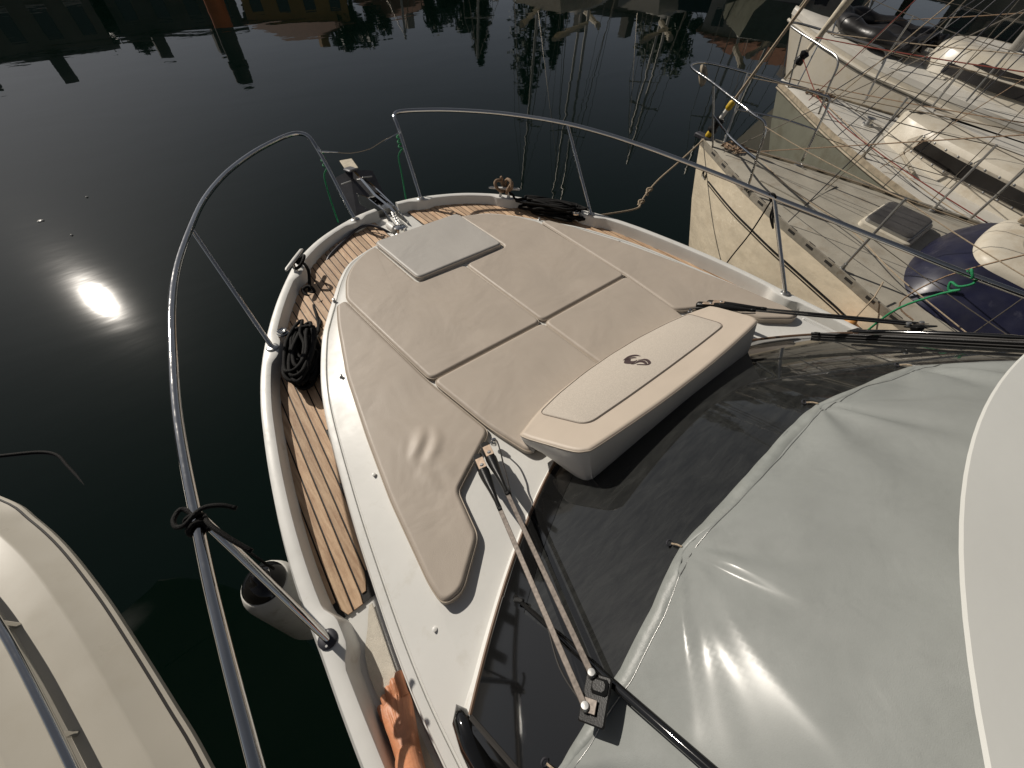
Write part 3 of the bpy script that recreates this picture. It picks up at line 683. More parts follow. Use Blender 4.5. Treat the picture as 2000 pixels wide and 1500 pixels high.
for i in range(NX):
    x = EX[0]+(EX[-1]-EX[0])*i/(NX-1); v0 = itp(x, EX, EV); v1 = .985
    rows.append([ws(x, v0+(v1-v0)*(j/(NV-1)), coverh(x, v0+(v1-v0)*(j/(NV-1)))) for j in range(NV)])
cov = MB().loft(rows, False).build('windscreen_cover', 'cover', auto=0)
top(cov, 'pale grey-green fabric sun cover draped over the windscreen, hooked along its hem', 'cover')
rows = []
for i in range(NX):
    x = EX[0]+(EX[-1]-EX[0])*i/(NX-1); v0 = itp(x, EX, EV); hw = .024*(1+.15*math.sin(x*11))
    pin = min(1, min(math.hypot(x-a, 0) for a, b_ in TIES)/.09); hw *= .35+.65*pin
    rows.append([ws(x, v0-.004, coverh(x, v0)-.003), ws(x, v0-.003, coverh(x, v0)+.001), ws(x, v0+hw*.5, coverh(x, v0+hw*.5)+.0016+.001*math.sin(x*70)*pin), ws(x, v0+hw, coverh(x, v0+hw)+.0015), ws(x, v0+hw+.002, coverh(x, v0+hw)-.001)])
MB().loft(rows, False).build('hem', 'cover_hem', cov, auto=0)
MB().tube([ws(x, itp(x, EX, EV)+.027, coverh(x, itp(x, EX, EV)+.027)+.0008) for x in np.linspace(EX[0]+.01, EX[-1]-.01, 150)], .0013, 4).build('stitching', 'steel_dull', cov, auto=0)
for tx, tv in TIES:
    c = ws(tx-.004, tv-.03, .008); d = (ws(tx, tv, .01)-c)
    e = MB().tube([c+V((.009*math.cos(a), .007*math.sin(a), .003*math.sin(a))) for a in np.linspace(0, 2*math.pi, 13)[:-1]], .0028, 6, closed=True).build('eyelet', 'dark_metal', cov)
    MB().tube([c+d*.2, c+d*.6+V((0, 0, .004)), c+d*1.05], .003, 6).build('tie_cord', 'rope_tan', cov)

# ------------------------------------------------------------------ ropes on our boat
def rope(name, path, r, m, label, cat='rope', group=None, k=6, n=7):
    return top(MB().tube(cr(path, k), r, n).build(name, m, auto=0), label, cat, group)
def coil(cx, cy, cz_, ax, a, b_, loops, seed, hgt, squash=1.):
    rnd = random.Random(seed); P = []
    e1 = V((math.cos(ax), math.sin(ax), 0)); e2 = V((-math.sin(ax), math.cos(ax), 0))
    for L_ in range(loops):
        aa = a*rnd.uniform(.42, 1.02); bb = b_*rnd.uniform(.35, 1.05); ox = rnd.uniform(-.4, .4)*a*(1.05-aa/a); oy = rnd.uniform(-.35, .35)*b_; tw = rnd.uniform(-.35, .35)
        z = cz_+hgt*(L_+.5)/loops; ph = rnd.uniform(-.4, .4)
        for k in range(10):
            t = 2*math.pi*k/10+ph
            P.append(V((cx, cy, z+rnd.uniform(-.006, .010)))+e1*(ox+aa*math.cos(t)*(1+rnd.uniform(-.12, .12)))+e2*(oy+bb*math.sin(t+tw)*(1+rnd.uniform(-.25, .25))+tw*bb*math.cos(t)))
    return P
P = [(-.90, 2.19, 1.70), (-.86, 2.22, 1.715), (-.84, 2.19, 1.74), (-.865, 2.15, 1.73), (-.90, 2.15, 1.70), (-.93, 2.18, 1.68), (-.92, 2.22, 1.70), (-.87, 2.20, 1.70), (-.86, 2.14, 1.66), (-.90, 2.07, 1.60), (-.93, 2.02, 1.57), (-.90, 2.0, 1.58), (-.91, 2.05, 1.60), (-.96, 2.05, 1.59), (-.95, 1.99, 1.57), (-.89, 1.99, 1.56), (-.86, 1.95, 1.55), (-.90, 1.88, 1.56), (-1.0, 1.88, 1.55), (-1.10, 1.80, 1.55), (-1.15, 1.70, 1.55), (-1.10, 1.62, 1.55), (-1.0, 1.66, 1.56), (-.98, 1.78, 1.55), (-.96, 1.88, 1.56), (-1.0, 1.70, 1.56), (-1.06, 1.58, 1.56)]
P += coil(-1.195, 1.425, 1.54, R(70), .27, .078, 22, 5, .10)
rope('rope_coil', P, .0105, 'rope_black', 'black mooring rope made fast to the port bow cleat and coiled on the teak', group='coiled black mooring ropes', k=3)
P = [(.90, 2.20, 1.70), (.93, 2.19, 1.70), (.95, 2.14, 1.68), (.98, 2.08, 1.64)]
P += coil(1.135, 1.83, 1.565, R(-60), .31, .085, 18, 9, .11)
rope('rope_coil', P, .0105, 'rope_black', 'black rope heaped against the starboard bulwark beside the sun pad', group='coiled black mooring ropes', k=3)
c = V((.905, 2.205, 1.70)); t_ = V((.66, -.74, 0)).normalized(); P = []
for i in range(42):
    a = i/41*2*math.pi*3.2; P.append(c+t_*(.055*math.sin(a*.5+.3)+.02*math.sin(a*1.3))+V((.74, .66, 0))*(.040*math.cos(a))+V((0, 0, .030+.045*math.sin(a)+.001*i)))
rope('cleat_rope', P, .0135, 'rope_brown', 'thick brown rope turned round the starboard bow cleat', k=3)
# black lanyard knotted round the port rail, holding the fender
P = []
for i in range(30):
    a = i/29*2*math.pi*3; P.append(V((-1.739, .40-.03*i/29*1.6, 2.028))+V((.023*math.cos(a)-.003, .012*math.sin(a*.5), .022*math.sin(a))))
loop = [(-1.755, .445, 2.045), (-1.783, .425, 2.05), (-1.783, .395, 2.05), (-1.76, .38, 2.055), (-1.71, .40, 2.06), (-1.665, .385, 2.05), (-1.635, .36, 2.03)]
lan = [V(q)+V((0, -.055, -.004)) for q in [(-1.645, .215, 2.0), (-1.675, .27, 2.03), (-1.705, .34, 2.05)]+P+loop]
rope('fender_lanyard', lan, .0072, 'rope_black', 'black lanyard knotted round the port rail above the fender', k=4)
rope('fender_line', [(-1.737, .37, 2.0), (-1.75, .42, 1.7), (-1.775, .50, 1.42), (-1.79, .56, 1.20)], .006, 'rope_black', 'taut black line hanging from the port rail to the white fender')
fn = thing('fender', (-1.86, .60, .25), 'white fender with black end hanging against the port side of the yacht', 'fender')
MB().lathe((-1.875, .60, .32), [(.02, 0), (.08, .02), (.115, .08), (.13, .16), (.13, .66), (.125, .70), (.110, .745), (.104, .752)], 28).build('body', 'fender_white', fn, auto=0)
tp = MB().lathe((-1.875, .60, .32), [(.1035, .745), (.100, .762), (.080, .79), (.05, .81), (.03, .815), (.022, .85), (.001, .853)], 28).build('end_cap', 'black_gloss', fn, auto=0)
MB().tube([V((-1.90, .545, 1.103))+V((.018*math.cos(a), .018*math.sin(a), -.014*math.cos(a)*0)) for a in np.linspace(0, 2*math.pi, 17)[:-1]], .0022, 5, closed=True).build('moulded_ring', 'gelcoat_edge', tp)
# bow gate wire, green cords
gw = thing('gate_wire', (0, 2.9, 2.0), 'thin steel safety wire sagging across the bow gate between the two rails', 'wire')
MB().tube(cr([(-.335, 2.86, 2.115), (-.22, 2.86, 2.085), (-.10, 2.86, 2.055), (.06, 2.87, 2.05), (.20, 2.875, 2.085), (.335, 2.86, 2.115)], 6), .0032, 6).build('cable', 'wire', gw)
for s in (-1, 1):
    a = V((s*.335, 2.862, 2.115)); c_ = V((s*.20, 2.86, 2.082))
    MB().tube([a, a.lerp(c_, .45), a.lerp(c_, .5), c_], [.006, .006, .0045, .0045], 8).build('turnbuckle', 'chrome', gw)
    MB().lathe(a+V((0, -.01, .01)), [(.012, -.014), (.014, 0), (.008, .02), (.001, .024)], 12, (0, .2, 1)).build('shackle', 'chrome', gw)
for s, lab in ((-1, 'green cord tied to the left bow rail, hanging down to the bulwark'), (1, 'green cord tied to the right bow rail, hanging straight down to the bulwark')):
    base = V((s*.325, 2.86, 2.10)); P = []
    for i in range(18): a = i*1.1; P.append(base+V((.016*math.cos(a), .014*math.sin(a), -.006*i)))
    P += [base+V((-.025, .02, -.16)), base+V((-.05, -.03, -.28)), V((.225 if s > 0 else -.40, 2.735, 1.63))]
    rope('green_rope', P, .0062, 'rope_green', lab, 'cord', 'green cords at the bow', k=4)
# anchor on the roller
an = thing('anchor', (.08, 3.2, 1.3), 'plough anchor with polished shank lying in the bow roller, dark flukes over the water', 'anchor')
MB().loft([[(x-.011, y, z), (x+.011, y, z), (x+.011, y, z+h), (x-.011, y, z+h)] for x, y, z, h in [(-.005, 2.50, 1.655, .03), (.0, 2.56, 1.65, .045), (.02, 2.9, 1.635, .055), (.06, 3.2, 1.63, .07), (.10, 3.48, 1.62, .08), (.125, 3.64, 1.60, .06)]], True, True, True).build('shank', 'chrome', an, auto=20)
MB().loft([[(x-.006, y, z), (x+.006, y, z), (x+.006, y, z+h), (x-.006, y, z+h)] for x, y, z, h in [(.055, 2.55, 1.64, .03), (.085, 2.9, 1.64, .04), (.115, 3.25, 1.635, .05), (.125, 3.35, 1.63, .03)]], True, True, True).build('side_bar', 'chrome', an, auto=20)
FV = [(.135, 3.70, 1.64), (-.06, 3.70, 1.60), (-.07, 3.28, 1.31), (.10, 3.12, 1.20), (.345, 3.65, 1.60), (.31, 3.26, 1.29)]
MB().add(FV+[(a, b_, c_-.016) for a, b_, c_ in FV], [(0, 1, 2, 3), (0, 3, 5, 4), (7, 6, 9, 8), (9, 6, 10, 11), (0, 4, 10, 6), (1, 0, 6, 7), (2, 1, 7, 8), (3, 2, 8, 9), (5, 3, 9, 11), (4, 5, 11, 10)]).build('fluke', 'fluke_metal', an, smooth=False)
MB().box((.13, 3.66, 1.655), (.09, .14, .03), (1, .1, 0), (0, 1, -.1), .01).build('crown', 'fluke_metal', an)
for q_ in (-1, 1): MB().box((.135+q_*.11, 3.57, 1.585), (.10, .012, .012), (1, -.1, -.1*q_), (0, 1, 0), .003).build('weld_bar', 'steel_dull', an)
MB().box((.20, 3.87, 1.63), (.125, .29, .012), (1, -.2, 0), (.2, 1, 0), .003).build('tip_plate', 'sailcloth', an)

# lines on the starboard rail
rope('rail_line', [(1.735, .40, 2.045), (1.715, .37, 2.05), (1.75, .355, 2.0), (1.76, .40, 2.0), (1.725, .41, 2.04), (1.74, .36, 1.98), (1.755, .35, 1.90), (1.75, .30, 1.84), (1.73, .31, 1.88), (1.74, .36, 1.97)], .0062, 'rope_black', 'black line looped round the starboard rail at its middle stanchion', 'rope', k=5)
rope('rail_fender_line', [(1.75, .385, 2.02), (1.76, .43, 1.75), (1.78, .52, 1.40), (1.79, .56, .9)], .005, 'rope_black', 'black line running down outside the starboard rail to the water', 'rope')
rope('green_line', [(1.79, -.70, 1.97), (1.81, -.72, 1.945), (1.775, -.74, 1.955), (1.79, -.71, 1.985), (1.815, -.745, 1.94), (1.77, -.76, 1.93), (1.75, -.72, 1.90), (1.77, -.68, 1.90), (1.76, -.70, 1.86), (1.745, -.735, 1.89), (1.76, -.66, 1.80), (1.78, -.55, 1.60), (1.79, -.48, 1.2)], .0065, 'rope_green', 'green line knotted round the starboard rail near the wiper', 'rope', k=5)

# ------------------------------------------------------------------ bare left foot on the side deck
pm = MB()
zf = zd(-.35)+.004
heel = V((-1.606, -.512, zf)); toe = V((-1.558, -.258, zf)); fd = (toe-heel).normalized(); fs = V((fd.y, -fd.x, 0))  # fs points to the big-toe side
FL = (toe-heel).length
def fring(t, cx, hw, hb, ht, n_=24, sk=0.):
    c_ = heel+fd*(FL*t)+fs*cx; o = []; hw *= 1.1; ht *= 1.05
    for k in range(n_):
        a = 2*math.pi*k/n_; cs, sn = math.cos(a), math.sin(a)
        px = abs(cs)**.85*(1 if cs > 0 else -1)*hw; pz = (ht-hb)/2+hb+(abs(sn)**.9)*(1 if sn > 0 else -1)*(ht-hb)/2*(1+sk*cs*.5)
        o.append(c_+fs*px+V((0, 0, pz)))
    return o
pm.loft([fring(-.10, 0, .010, .012, .03), fring(-.07, 0, .022, .004, .045), fring(.0, 0, .031, 0, .07), fring(.12, 0, .034, 0, .092), fring(.28, .001, .036, .002, .098, sk=.1), fring(.42, .002, .039, .006, .088, sk=.25), fring(.56, .002, .043, .006, .072, sk=.4), fring(.70, .0, .0475, .003, .056, sk=.4), fring(.80, -.002, .051, 0, .046, sk=.35), fring(.88, -.002, .050, 0, .038, sk=.3), fring(.935, .001, .045, .002, .030, sk=.2), fring(.965, .006, .034, .006, .022)], True, True, True)
TOES = [(.0350, .885, .078, .0180, .06), (.0095, .925, .060, .0122, .02), (-.0120, .895, .055, .0116, -.06), (-.0320, .845, .050, .0110, -.16), (-.0505, .775, .045, .0106, -.26)]
nails = []
for cx, t, ln, rad, spread in TOES:
    b0 = heel+fd*(FL*t)+fs*cx+V((0, 0, rad+.008)); d_ = (fd+fs*spread*.25).normalized()
    pts = [b0, b0+d_*ln*.4+V((0, 0, .003)), b0+d_*ln*.66+V((0, 0, .001)), b0+d_*ln*.86+V((0, 0, -.004)), b0+d_*ln*.97+V((0, 0, -.007)), b0+d_*ln*1.03+V((0, 0, -.009))]
    pm.tube(pts, [rad*.92, rad*.86, rad*.95, rad*1.06, rad*.86, rad*.4], 14); nails.append((pts[3].lerp(pts[4], .45), d_, rad))
# lower leg leaning back from the ankle
LEG = [(heel+fd*.062+V((0, 0, .055)), .037, .046), (heel+fd*.056+V((-.001, -.006, .100)), .0345, .045), (heel+fd*.040+V((.002, -.03, .155)), .034, .043), (heel+V((.006, -.055, .225)), .039, .047), (heel+V((.006, -.13, .315)), .049, .056), (heel+V((.006, -.19, .40)), .056, .061), (heel+V((.006, -.25, .48)), .055, .059)]
rg = []
for c_, a_, b_ in LEG: rg.append([c_+fs*(math.cos(k)*a_*1.12)+(fd*.95+V((0, 0, .2)))*(math.sin(k)*b_) for k in np.linspace(0, 2*math.pi, 23)[:-1]])
pm.loft(rg, True, True, True)
for s in (-1, 1):   # ankle bones
    c_ = heel+fd*.052+fs*(s*.031)+V((0, 0, .092 if s > 0 else .082)); pm.lathe(c_, [(.003, -.012), (.011, -.007), (.0135, 0), (.011, .007), (.003, .012)], 12, tuple(fs))
# tendons over the instep
for cx, t in ((.030, .9), (.010, .95), (-.009, .92), (-.026, .87)):
    pm.tube([heel+fd*(FL*.46)+fs*(cx*.3)+V((0, 0, .0815)), heel+fd*(FL*.64)+fs*(cx*.65)+V((0, 0, .0625)), heel+fd*(FL*t)+fs*cx+V((0, 0, .0345))], [.003, .0035, .004], 8)
foot = pm.build('person', 'skin', auto=0)
rm = foot.modifiers.new('remesh', 'REMESH'); rm.mode = 'VOXEL'; rm.voxel_size = .0016; rm.use_smooth_shade = True
sm = foot.modifiers.new('smooth', 'SMOOTH'); sm.factor = .5; sm.iterations = 2
top(foot, 'tanned bare left foot and ankle of a person standing on the side deck', 'person')
for c_, d_, rad in nails:
    sx = d_.cross(V((0, 0, 1))).normalized()
    MB().box(c_+V((0, 0, rad*.80)), (rad*1.2, rad*1.15, .0022), tuple(sx), tuple((d_+V((0, 0, -.25))).normalized()), .0009).build('toenail', 'nail', foot)

trim_all({'camera', 'sun', 'water'})

# ------------------------------------------------------------------ motorboat alongside to port
mbt = thing('motorboat', (-3.2, .3, 0), 'cream motorboat moored alongside at the lower left, rounded bow flare with steel rail', 'motorboat')
OE = [(-3.2, 2.35), (-2.9, 2.12), (-2.581, 1.687), (-2.488, 1.497), (-2.405, 1.278), (-2.323, .984), (-2.265, .73), (-2.199, .413), (-2.151, .159), (-2.06, -.5), (-2.02, -2.5), (-2.05, -5)]
OD = cr([(x, y, 0) for x, y in OE], 5); ON = nrm2(OD); ON = [V((abs(q.x), q.y if q.y > 0 else 0, 0)).normalized() for q in ON]
def mring(p, q, prof): return [(p.x-q.x*o, p.y-q.y*o, z-.13) for o, z in prof]
HP = [(1.1, -.4), (.95, .1), (.60, .8), (.12, 1.30), (.01, 1.37), (-.004, 1.385), (.0, 1.395)]
DP = [(.0, 1.395), (-.012, 1.40), (-.012, 1.425), (.0, 1.434), (.012, 1.438), (.078, 1.488), (.088, 1.494), (.20, 1.507), (.208, 1.510), (.222, 1.536), (.234, 1.542), (.33, 1.545), (.345, 1.54), (.36, 1.505), (.38, 1.50), (.9, 1.53)]
MB().loft([mring(p, q, HP) for p, q in zip(OD, ON)], False).build('hull', 'hull_white', mbt, auto=40)
MB().loft([mring(p, q, DP) for p, q in zip(OD, ON)], False).build('deck', 'cream_smooth', mbt, auto=25)
MB().tube([V((p.x-q.x*.003, p.y-q.y*.003, 1.302)) for p, q in zip(OD, ON)], .006, 6).build('rub_rail', 'rubber', mbt)
rp_ = [V((p.x-q.x*.195, p.y-q.y*.195, 1.455)) for p, q in zip(OD, ON)]
rl = MB().tube(rp_, .014, 12).build('rail', 'chrome', mbt, auto=0)
for i in range(6, len(rp_), 9): MB().tube([rp_[i]+V((0, 0, -.085)), rp_[i]], .010, 10).build('post', 'chrome', rl)

# ------------------------------------------------------------------ sailboats to starboard
def hfun(bow, head, ds=1., ps=1., dz=0.):
    h = V((head[0], head[1], 0)).normalized(); r_ = V((h.y, -h.x, 0)); B = V((bow[0], bow[1], 0))
    return lambda d, p, z: B-h*(d*ds)+r_*(p*ps)+V((0, 0, z+dz))
def sail_hull(e, W, DS, BS, zs, hm, dm, rake=.55, crown=.06, toe='alu', toeh=.035, bottom='antifoul'):
    dd = [i*.15 for i in range(int(DS[-1]/.15)+1)]
    bf = lambda d: itp(d, DS, BS); zf_ = lambda d: itp(d, *zs)
    # smooth half-beam
    pts = cr([(a, b_, 0) for a, b_ in zip(DS, BS)], 8); bf = lambda d: itp(d, [p.x for p in pts], [p.y for p in pts])
    for s in (-1, 1):
        rows = []
        for d in dd:
            z = zf_(d); k = math.exp(-d/1.6); rows.append([W(d+rake*k*t*1.0*(z/1.2), s*bf(d)*f_, zz) for t, f_, zz in ((0, 1, z-.003), (.12, 1.0, z*.85), (.45, .97, z*.5), (1, .88, .06), (1.1, .86, 0), (1.5, .55, -.35))])
        MB().loft(rows, False).build('hull', hm, e, auto=0)
    rows = []
    for d in dd: rows.append([W(d, t*bf(d)*.995, zf_(d)+crown*(1-t*t)) for t in np.linspace(-1, 1, 9)])
    MB().loft(rows, False).build('deck', dm, e, auto=0)
    MB().add([W(0, -bf(0), zf_(0)), W(0, bf(0), zf_(0)), W(rake*1.1, bf(0)*.4, .0), W(rake*1.1, -bf(0)*.4, .0)], [(0, 1, 2, 3)]).build('stem', hm, e)
    trs = []
    for s in (-1, 1):
        rows = []
        for d in dd[:]:
            z = zf_(d); b_ = bf(d); rows.append([W(d, s*(b_+.004), z-.03), W(d, s*(b_+.006), z+toeh), W(d, s*(b_-.006), z+toeh+.003), W(d, s*(b_-.022), z+toeh*.9), W(d, s*(b_-.024), z+.0)])
        trs.append(MB().loft(rows, False).build('toe_rail', toe, e, auto=30))
    return bf, zf_, trs
def stanchion(e, a, c, r=.011): return MB().tube([a, c], r, 8).build('stanchion', 'steel_dull', e)
def line(e, name, pts, r, m, sag=0.):
    P = [V(p) for p in pts]
    if sag and len(P) == 2: P = [P[0].lerp(P[1], t)+V((0, 0, -sag*4*t*(1-t))) for t in np.linspace(0, 1, 9)]
    return MB().tube(P, r, 6).build(name, m, e)

# --- nearest sailboat
s1 = thing('sailboat', (3.8, -.5, 0), 'nearest cream sailboat at right, weathered deck with navy cabin front and slotted toe rail', 'sailboat', 'sailboats moored to starboard')
W1 = hfun((3.80, 2.28), (.02, 1), .76)
bf1, zf1, tr1 = sail_hull(s1, W1, [0, .35, 1.1, 1.6, 2.0, 2.4, 3.0, 3.5, 5, 7.5, 9], [.035, .17, .47, .63, .75, .85, 1.0, 1.12, 1.35, 1.3, 1.0], ([0, 3, 9], [1.22, 1.18, 1.12]), 'hull_cream', 'deck_old')
for s, tr in zip((-1, 1), tr1):       # slots in the perforated toe rail
    for i in range(22):
        d = .35+i*.29
        if d > 6: break
        a = W1(d, s*(bf1(d)-.0255), zf1(d)+.018); c = W1(d+.075, s*(bf1(d+.075)-.0255), zf1(d)+.018); ex = (c-a).normalized()
        MB().box((a+c)/2+V((0, 0, .004)), (.075, .026, .006), ex, ex.cross(V((0, 0, 1)))*.3+V((0, 0, 1)), 0).build('slot', 'rubber', tr, smooth=False)
        a2 = W1(d+.035, s*(bf1(d+.035)+.0065), zf1(d)+.012); MB().box(a2, (.08, .022, .004), ex, (0, 0, 1), 0).build('slot', 'rubber', tr, smooth=False)
# cove stripe and bow emblem on the port topsides
for z0, r_ in ((.955, .009), (.925, .005)):
    pts = []
    for i in range(60):
        d = .42+i*.07; z = zf1(d); f_ = 1; t = (z-z0)/z
        k = math.exp(-d/1.6); tt = .12*t/.15 if t < .15 else .12+(.33)*(t-.15)/.35
        fb = 1.0 if t < .15 else 1-.03*(t-.15)/.35
        pts.append(W1(d+.55*k*tt*(z/1.2), -(bf1(d)*fb+.003), z0))
    MB().tube(pts, r_, 6, flat=1).build('cove_stripe', 'black_plastic', s1)
em = MB()
for i in range(3):
    c = W1(.36, -(bf1(.26)+.012), .985); dr = (W1(.6, -bf1(.5), .98)-W1(.3, -bf1(.2), .98)).normalized()
    em.tube([c+dr*(.05*math.cos(a)*(1-.25*i))+V((0, 0, .055*math.sin(a)*(1-.25*i)+.01*math.sin(3*a+i))) for a in np.linspace(0, 2*math.pi, 15)[:-1]], .0035, 5, closed=True)
em.build('bow_emblem', 'black_plastic', s1)
# foredeck: anchor-locker lid, fairlead, deck hatch
MB().add([W1(d, p, 1.245+.05*(1-abs(p)/.8)*.4) for d, p in ((1.25, -.30), (1.25, .36), (1.92, .36), (1.92, -.30))]+[W1(d, p, 1.20) for d, p in ((1.25, -.30), (1.25, .36), (1.92, .36), (1.92, -.30))], [(0, 1, 2, 3), (0, 4, 5, 1), (1, 5, 6, 2), (2, 6, 7, 3), (3, 7, 4, 0)]).build('locker_lid', 'deck_old', s1, smooth=False)
MB().lathe(W1(1.3, .42, 1.245), [(.05, 0), (.05, .01), (.03, .014), (.025, .006), (.001, .005)], 14).build('deck_filler', 'steel_dull', s1)
hh = MB(); hc = W1(2.86, .06, 0)
def h1(d, p, z): return W1(2.83+d, .13+p, z)
def rr_(w_, l_, z, n_=6, r_=.07):
    q = round_poly([(-l_, -w_), (l_, -w_), (l_, w_), (-l_, w_)], r_, n_); return [h1(p.x, p.y, z) for p in q]
fr = MB().loft([rr_(.32, .31, 1.22), rr_(.31, .30, 1.275), rr_(.285, .275, 1.285), rr_(.27, .26, 1.27)], True, True, True).build('deck_hatch', 'cream_old', s1)
MB().loft([rr_(.275, .265, 1.27), rr_(.275, .265, 1.315), rr_(.26, .25, 1.325), rr_(.22, .21, 1.327)], True, False, True).build('hatch_lid', 'hatch_grey', fr)
MB().loft([rr_(.282, .272, 1.283), rr_(.282, .272, 1.31), rr_(.274, .264, 1.312)], True, False, False).build('hatch_frame', 'steel_dull', fr)
# cabin trunk: navy front and sides, cream rounded top
def cabring(t, z, grow):
    out = []
    for k in range(33):
        a = -math.pi/2+math.pi*k/32; ca, sa = math.cos(a), math.sin(a)
        out.append(W1(3.95-(.70+grow)*abs(ca)**.7, (.84+grow)*abs(sa)**.75*(1 if sa > 0 else -1), z))
    L0 = out[0]; L1 = out[-1]
    return [W1(7.2, -(.98+grow), z)]+out+[W1(7.2, .98+grow, z)]
MB().loft([cabring(0, 1.20, .02), cabring(0, 1.24, .0), cabring(0, 1.32, -.05), cabring(0, 1.43, -.16), cabring(0, 1.52, -.33)], False).build('cabin_front', 'navy', s1, auto=0)
MB().loft([cabring(0, 1.505, -.31), cabring(0, 1.535, -.315), cabring(0, 1.56, -.33), cabring(0, 1.59, -.37), cabring(0, 1.61, -.44), cabring(0, 1.625, -.62)], False, False, False).build('cabin_top', 'cream_old', s1, auto=0)
m = MB(); tp_ = cabring(0, 1.6255, -.60); m.add(tp_, [tuple(range(len(tp_)))]); m.build('cabin_top_panel', 'deck_old', s1, smooth=False)
MB().box(W1(4.05, .18, 1.655), (.55, .045, .05), tuple(W1(0, 0, 0)-W1(1, 0, 0)), tuple(W1(0, 1, 0)-W1(0, 0, 0)), .008).build('handrail', 'toe_wood', s1)
# pulpit
PU = [W1(1.28, -.56, 1.22), W1(1.2, -.575, 1.6), W1(1.12, -.60, 1.97), W1(.9, -.58, 2.02), W1(.4, -.42, 2.03), W1(-.05, -.26, 2.03), W1(-.50, -.12, 2.03), W1(-.60, .06, 2.03), W1(-.46, .22, 2.03), W1(.0, .36, 2.03), W1(.5, .50, 2.02), W1(.95, .62, 2.0), W1(1.10, .66, 1.95), W1(1.17, .645, 1.6), W1(1.23, .62, 1.22)]
PU = [V((p.x, p.y, 1.22+(p.z-1.22)*.76)) for p in PU]
pul = MB().tube(cr(PU, 5), .0125, 10).build('pulpit', 'chrome', s1, auto=0)
for a, c in ((W1(.28, -.09, 1.22), W1(.02, -.27, 1.835)), (W1(.28, .12, 1.22), W1(.02, .36, 1.835))): MB().tube([a, c], .011, 8).build('pulpit_leg', 'steel_dull', pul)
MB().tube(cr([W1(1.2, -.575, 1.52), W1(.7, -.46, 1.54), W1(.15, -.17, 1.54)], 5), .010, 8).build('pulpit_mid_bar', 'chrome', pul)
MB().tube(cr([W1(1.17, .64, 1.52), W1(.7, .50, 1.54), W1(.15, .24, 1.54)], 5), .010, 8).build('pulpit_mid_bar', 'chrome', pul)
MB().tube(cr([W1(-.52, .10, 1.82), W1(-.45, .04, 1.76), W1(-.38, .05, 1.68), W1(-.40, .09, 1.75), W1(-.50, .12, 1.81)], 4), .022, 8).build('bow_light', 'toe_wood', pul)
# stem fitting
MB().box(W1(.02, 0, 1.255), (.09, .24, .05), tuple(W1(0, 1, 0)-W1(0, 0, 0)), tuple(W1(0, 0, 0)-W1(1, 0, 0)), .01).build('stem_fitting', 'dark_metal', s1)
# stanchions and lifelines
for s in (-1, 1):
    prev = [W1(1.12, s*.61, 1.79), W1(1.2, s*.60, 1.50)]
    for d in (2.85, 4.9, 6.8):
        if s > 0: d += .1
        a = W1(d, s*(bf1(d)-.05), zf1(d)); c = W1(d+.02, s*(bf1(d)-.05), zf1(d)+.66)
        sn = stanchion(s1, a, c)
        MB().lathe(a, [(.03, 0), (.03, .02), (.018, .03), (.016, .07)], 10).build('socket', 'steel_dull', sn)
        line(s1, 'lifeline', [prev[0], c+V((0, 0, -.01))], .004, 'rope_tan' if s < 0 else 'wire', .02); line(s1, 'lifeline', [prev[1], c+V((0, 0, -.33))], .0035, 'wire', .02)
        prev = [c+V((0, 0, -.01)), c+V((0, 0, -.33))]
# rig: mast, forestay with furling gear, shrouds
M1 = W1(4.35, 0, 0); mh = 12.2
ms = MB().tube([M1+V((0, 0, 1.6)), M1+V((0, 0, mh))], .075, 12, flat=.7).build('mast', 'mast', s1)
fs0 = W1(.06, 0, 1.28); fsv = (M1+V((0, 0, mh-.3)))-fs0
line(s1, 'forestay', [fs0, fs0+fsv], .014, 'rope_tan')
MB().lathe(fs0+fsv*.010, [(.02, -.06), (.055, -.04), (.055, -.02), (.035, 0), (.035, .06), (.055, .08), (.055, .095), (.02, .11)], 16, tuple(fsv)).build('furling_drum', 'black_plastic', s1)
for t_ in (.003, .033): MB().lathe(fs0+fsv*t_, [(.02, -.05), (.034, -.03), (.034, .03), (.02, .05)], 12, tuple(fsv)).build('yellow_collar', 'yellow', s1)
MB().lathe(fs0+fsv*.022, [(.018, -.12), (.022, -.1), (.022, .1), (.018, .12)], 12, tuple(fsv)).build('furling_tube', 'fender_white', s1)
for s in (-1, 1):
    for d in (4.1, 4.45): line(s1, 'shroud', [W1(d, s*(bf1(d)-.12), zf1(d)), M1+V((0, 0, mh*.7 if d > 4.3 else mh-.4))], .0035, 'wire')
line(s1, 'halyard', [W1(1.15, .62, 1.80), M1+V((0, 0, 6.5))], .005, 'rope_tan')
line(s1, 'jib_sheet', cr([W1(.9, .1, 1.26), W1(1.7, -.25, 1.28), W1(2.6, -.45, 1.29), W1(3.3, -.75, 1.28), W1(4.5, -1.05, 1.25)], 6), .005, 'rope_tan')
line(s1, 'jackstay', cr([W1(.4, .12, 1.27), W1(1.9, .55, 1.27), W1(3.0, .82, 1.25), W1(4.6, 1.1, 1.24)], 6), .006, 'rope_tan')
pl = []
for i in range(30): pl.append(W1(.35+.35*random.random(), -.10+.25*random.random(), 1.285+.02*random.random()))
line(s1, 'foredeck_line', cr(pl, 3), .007, 'rope_brown')
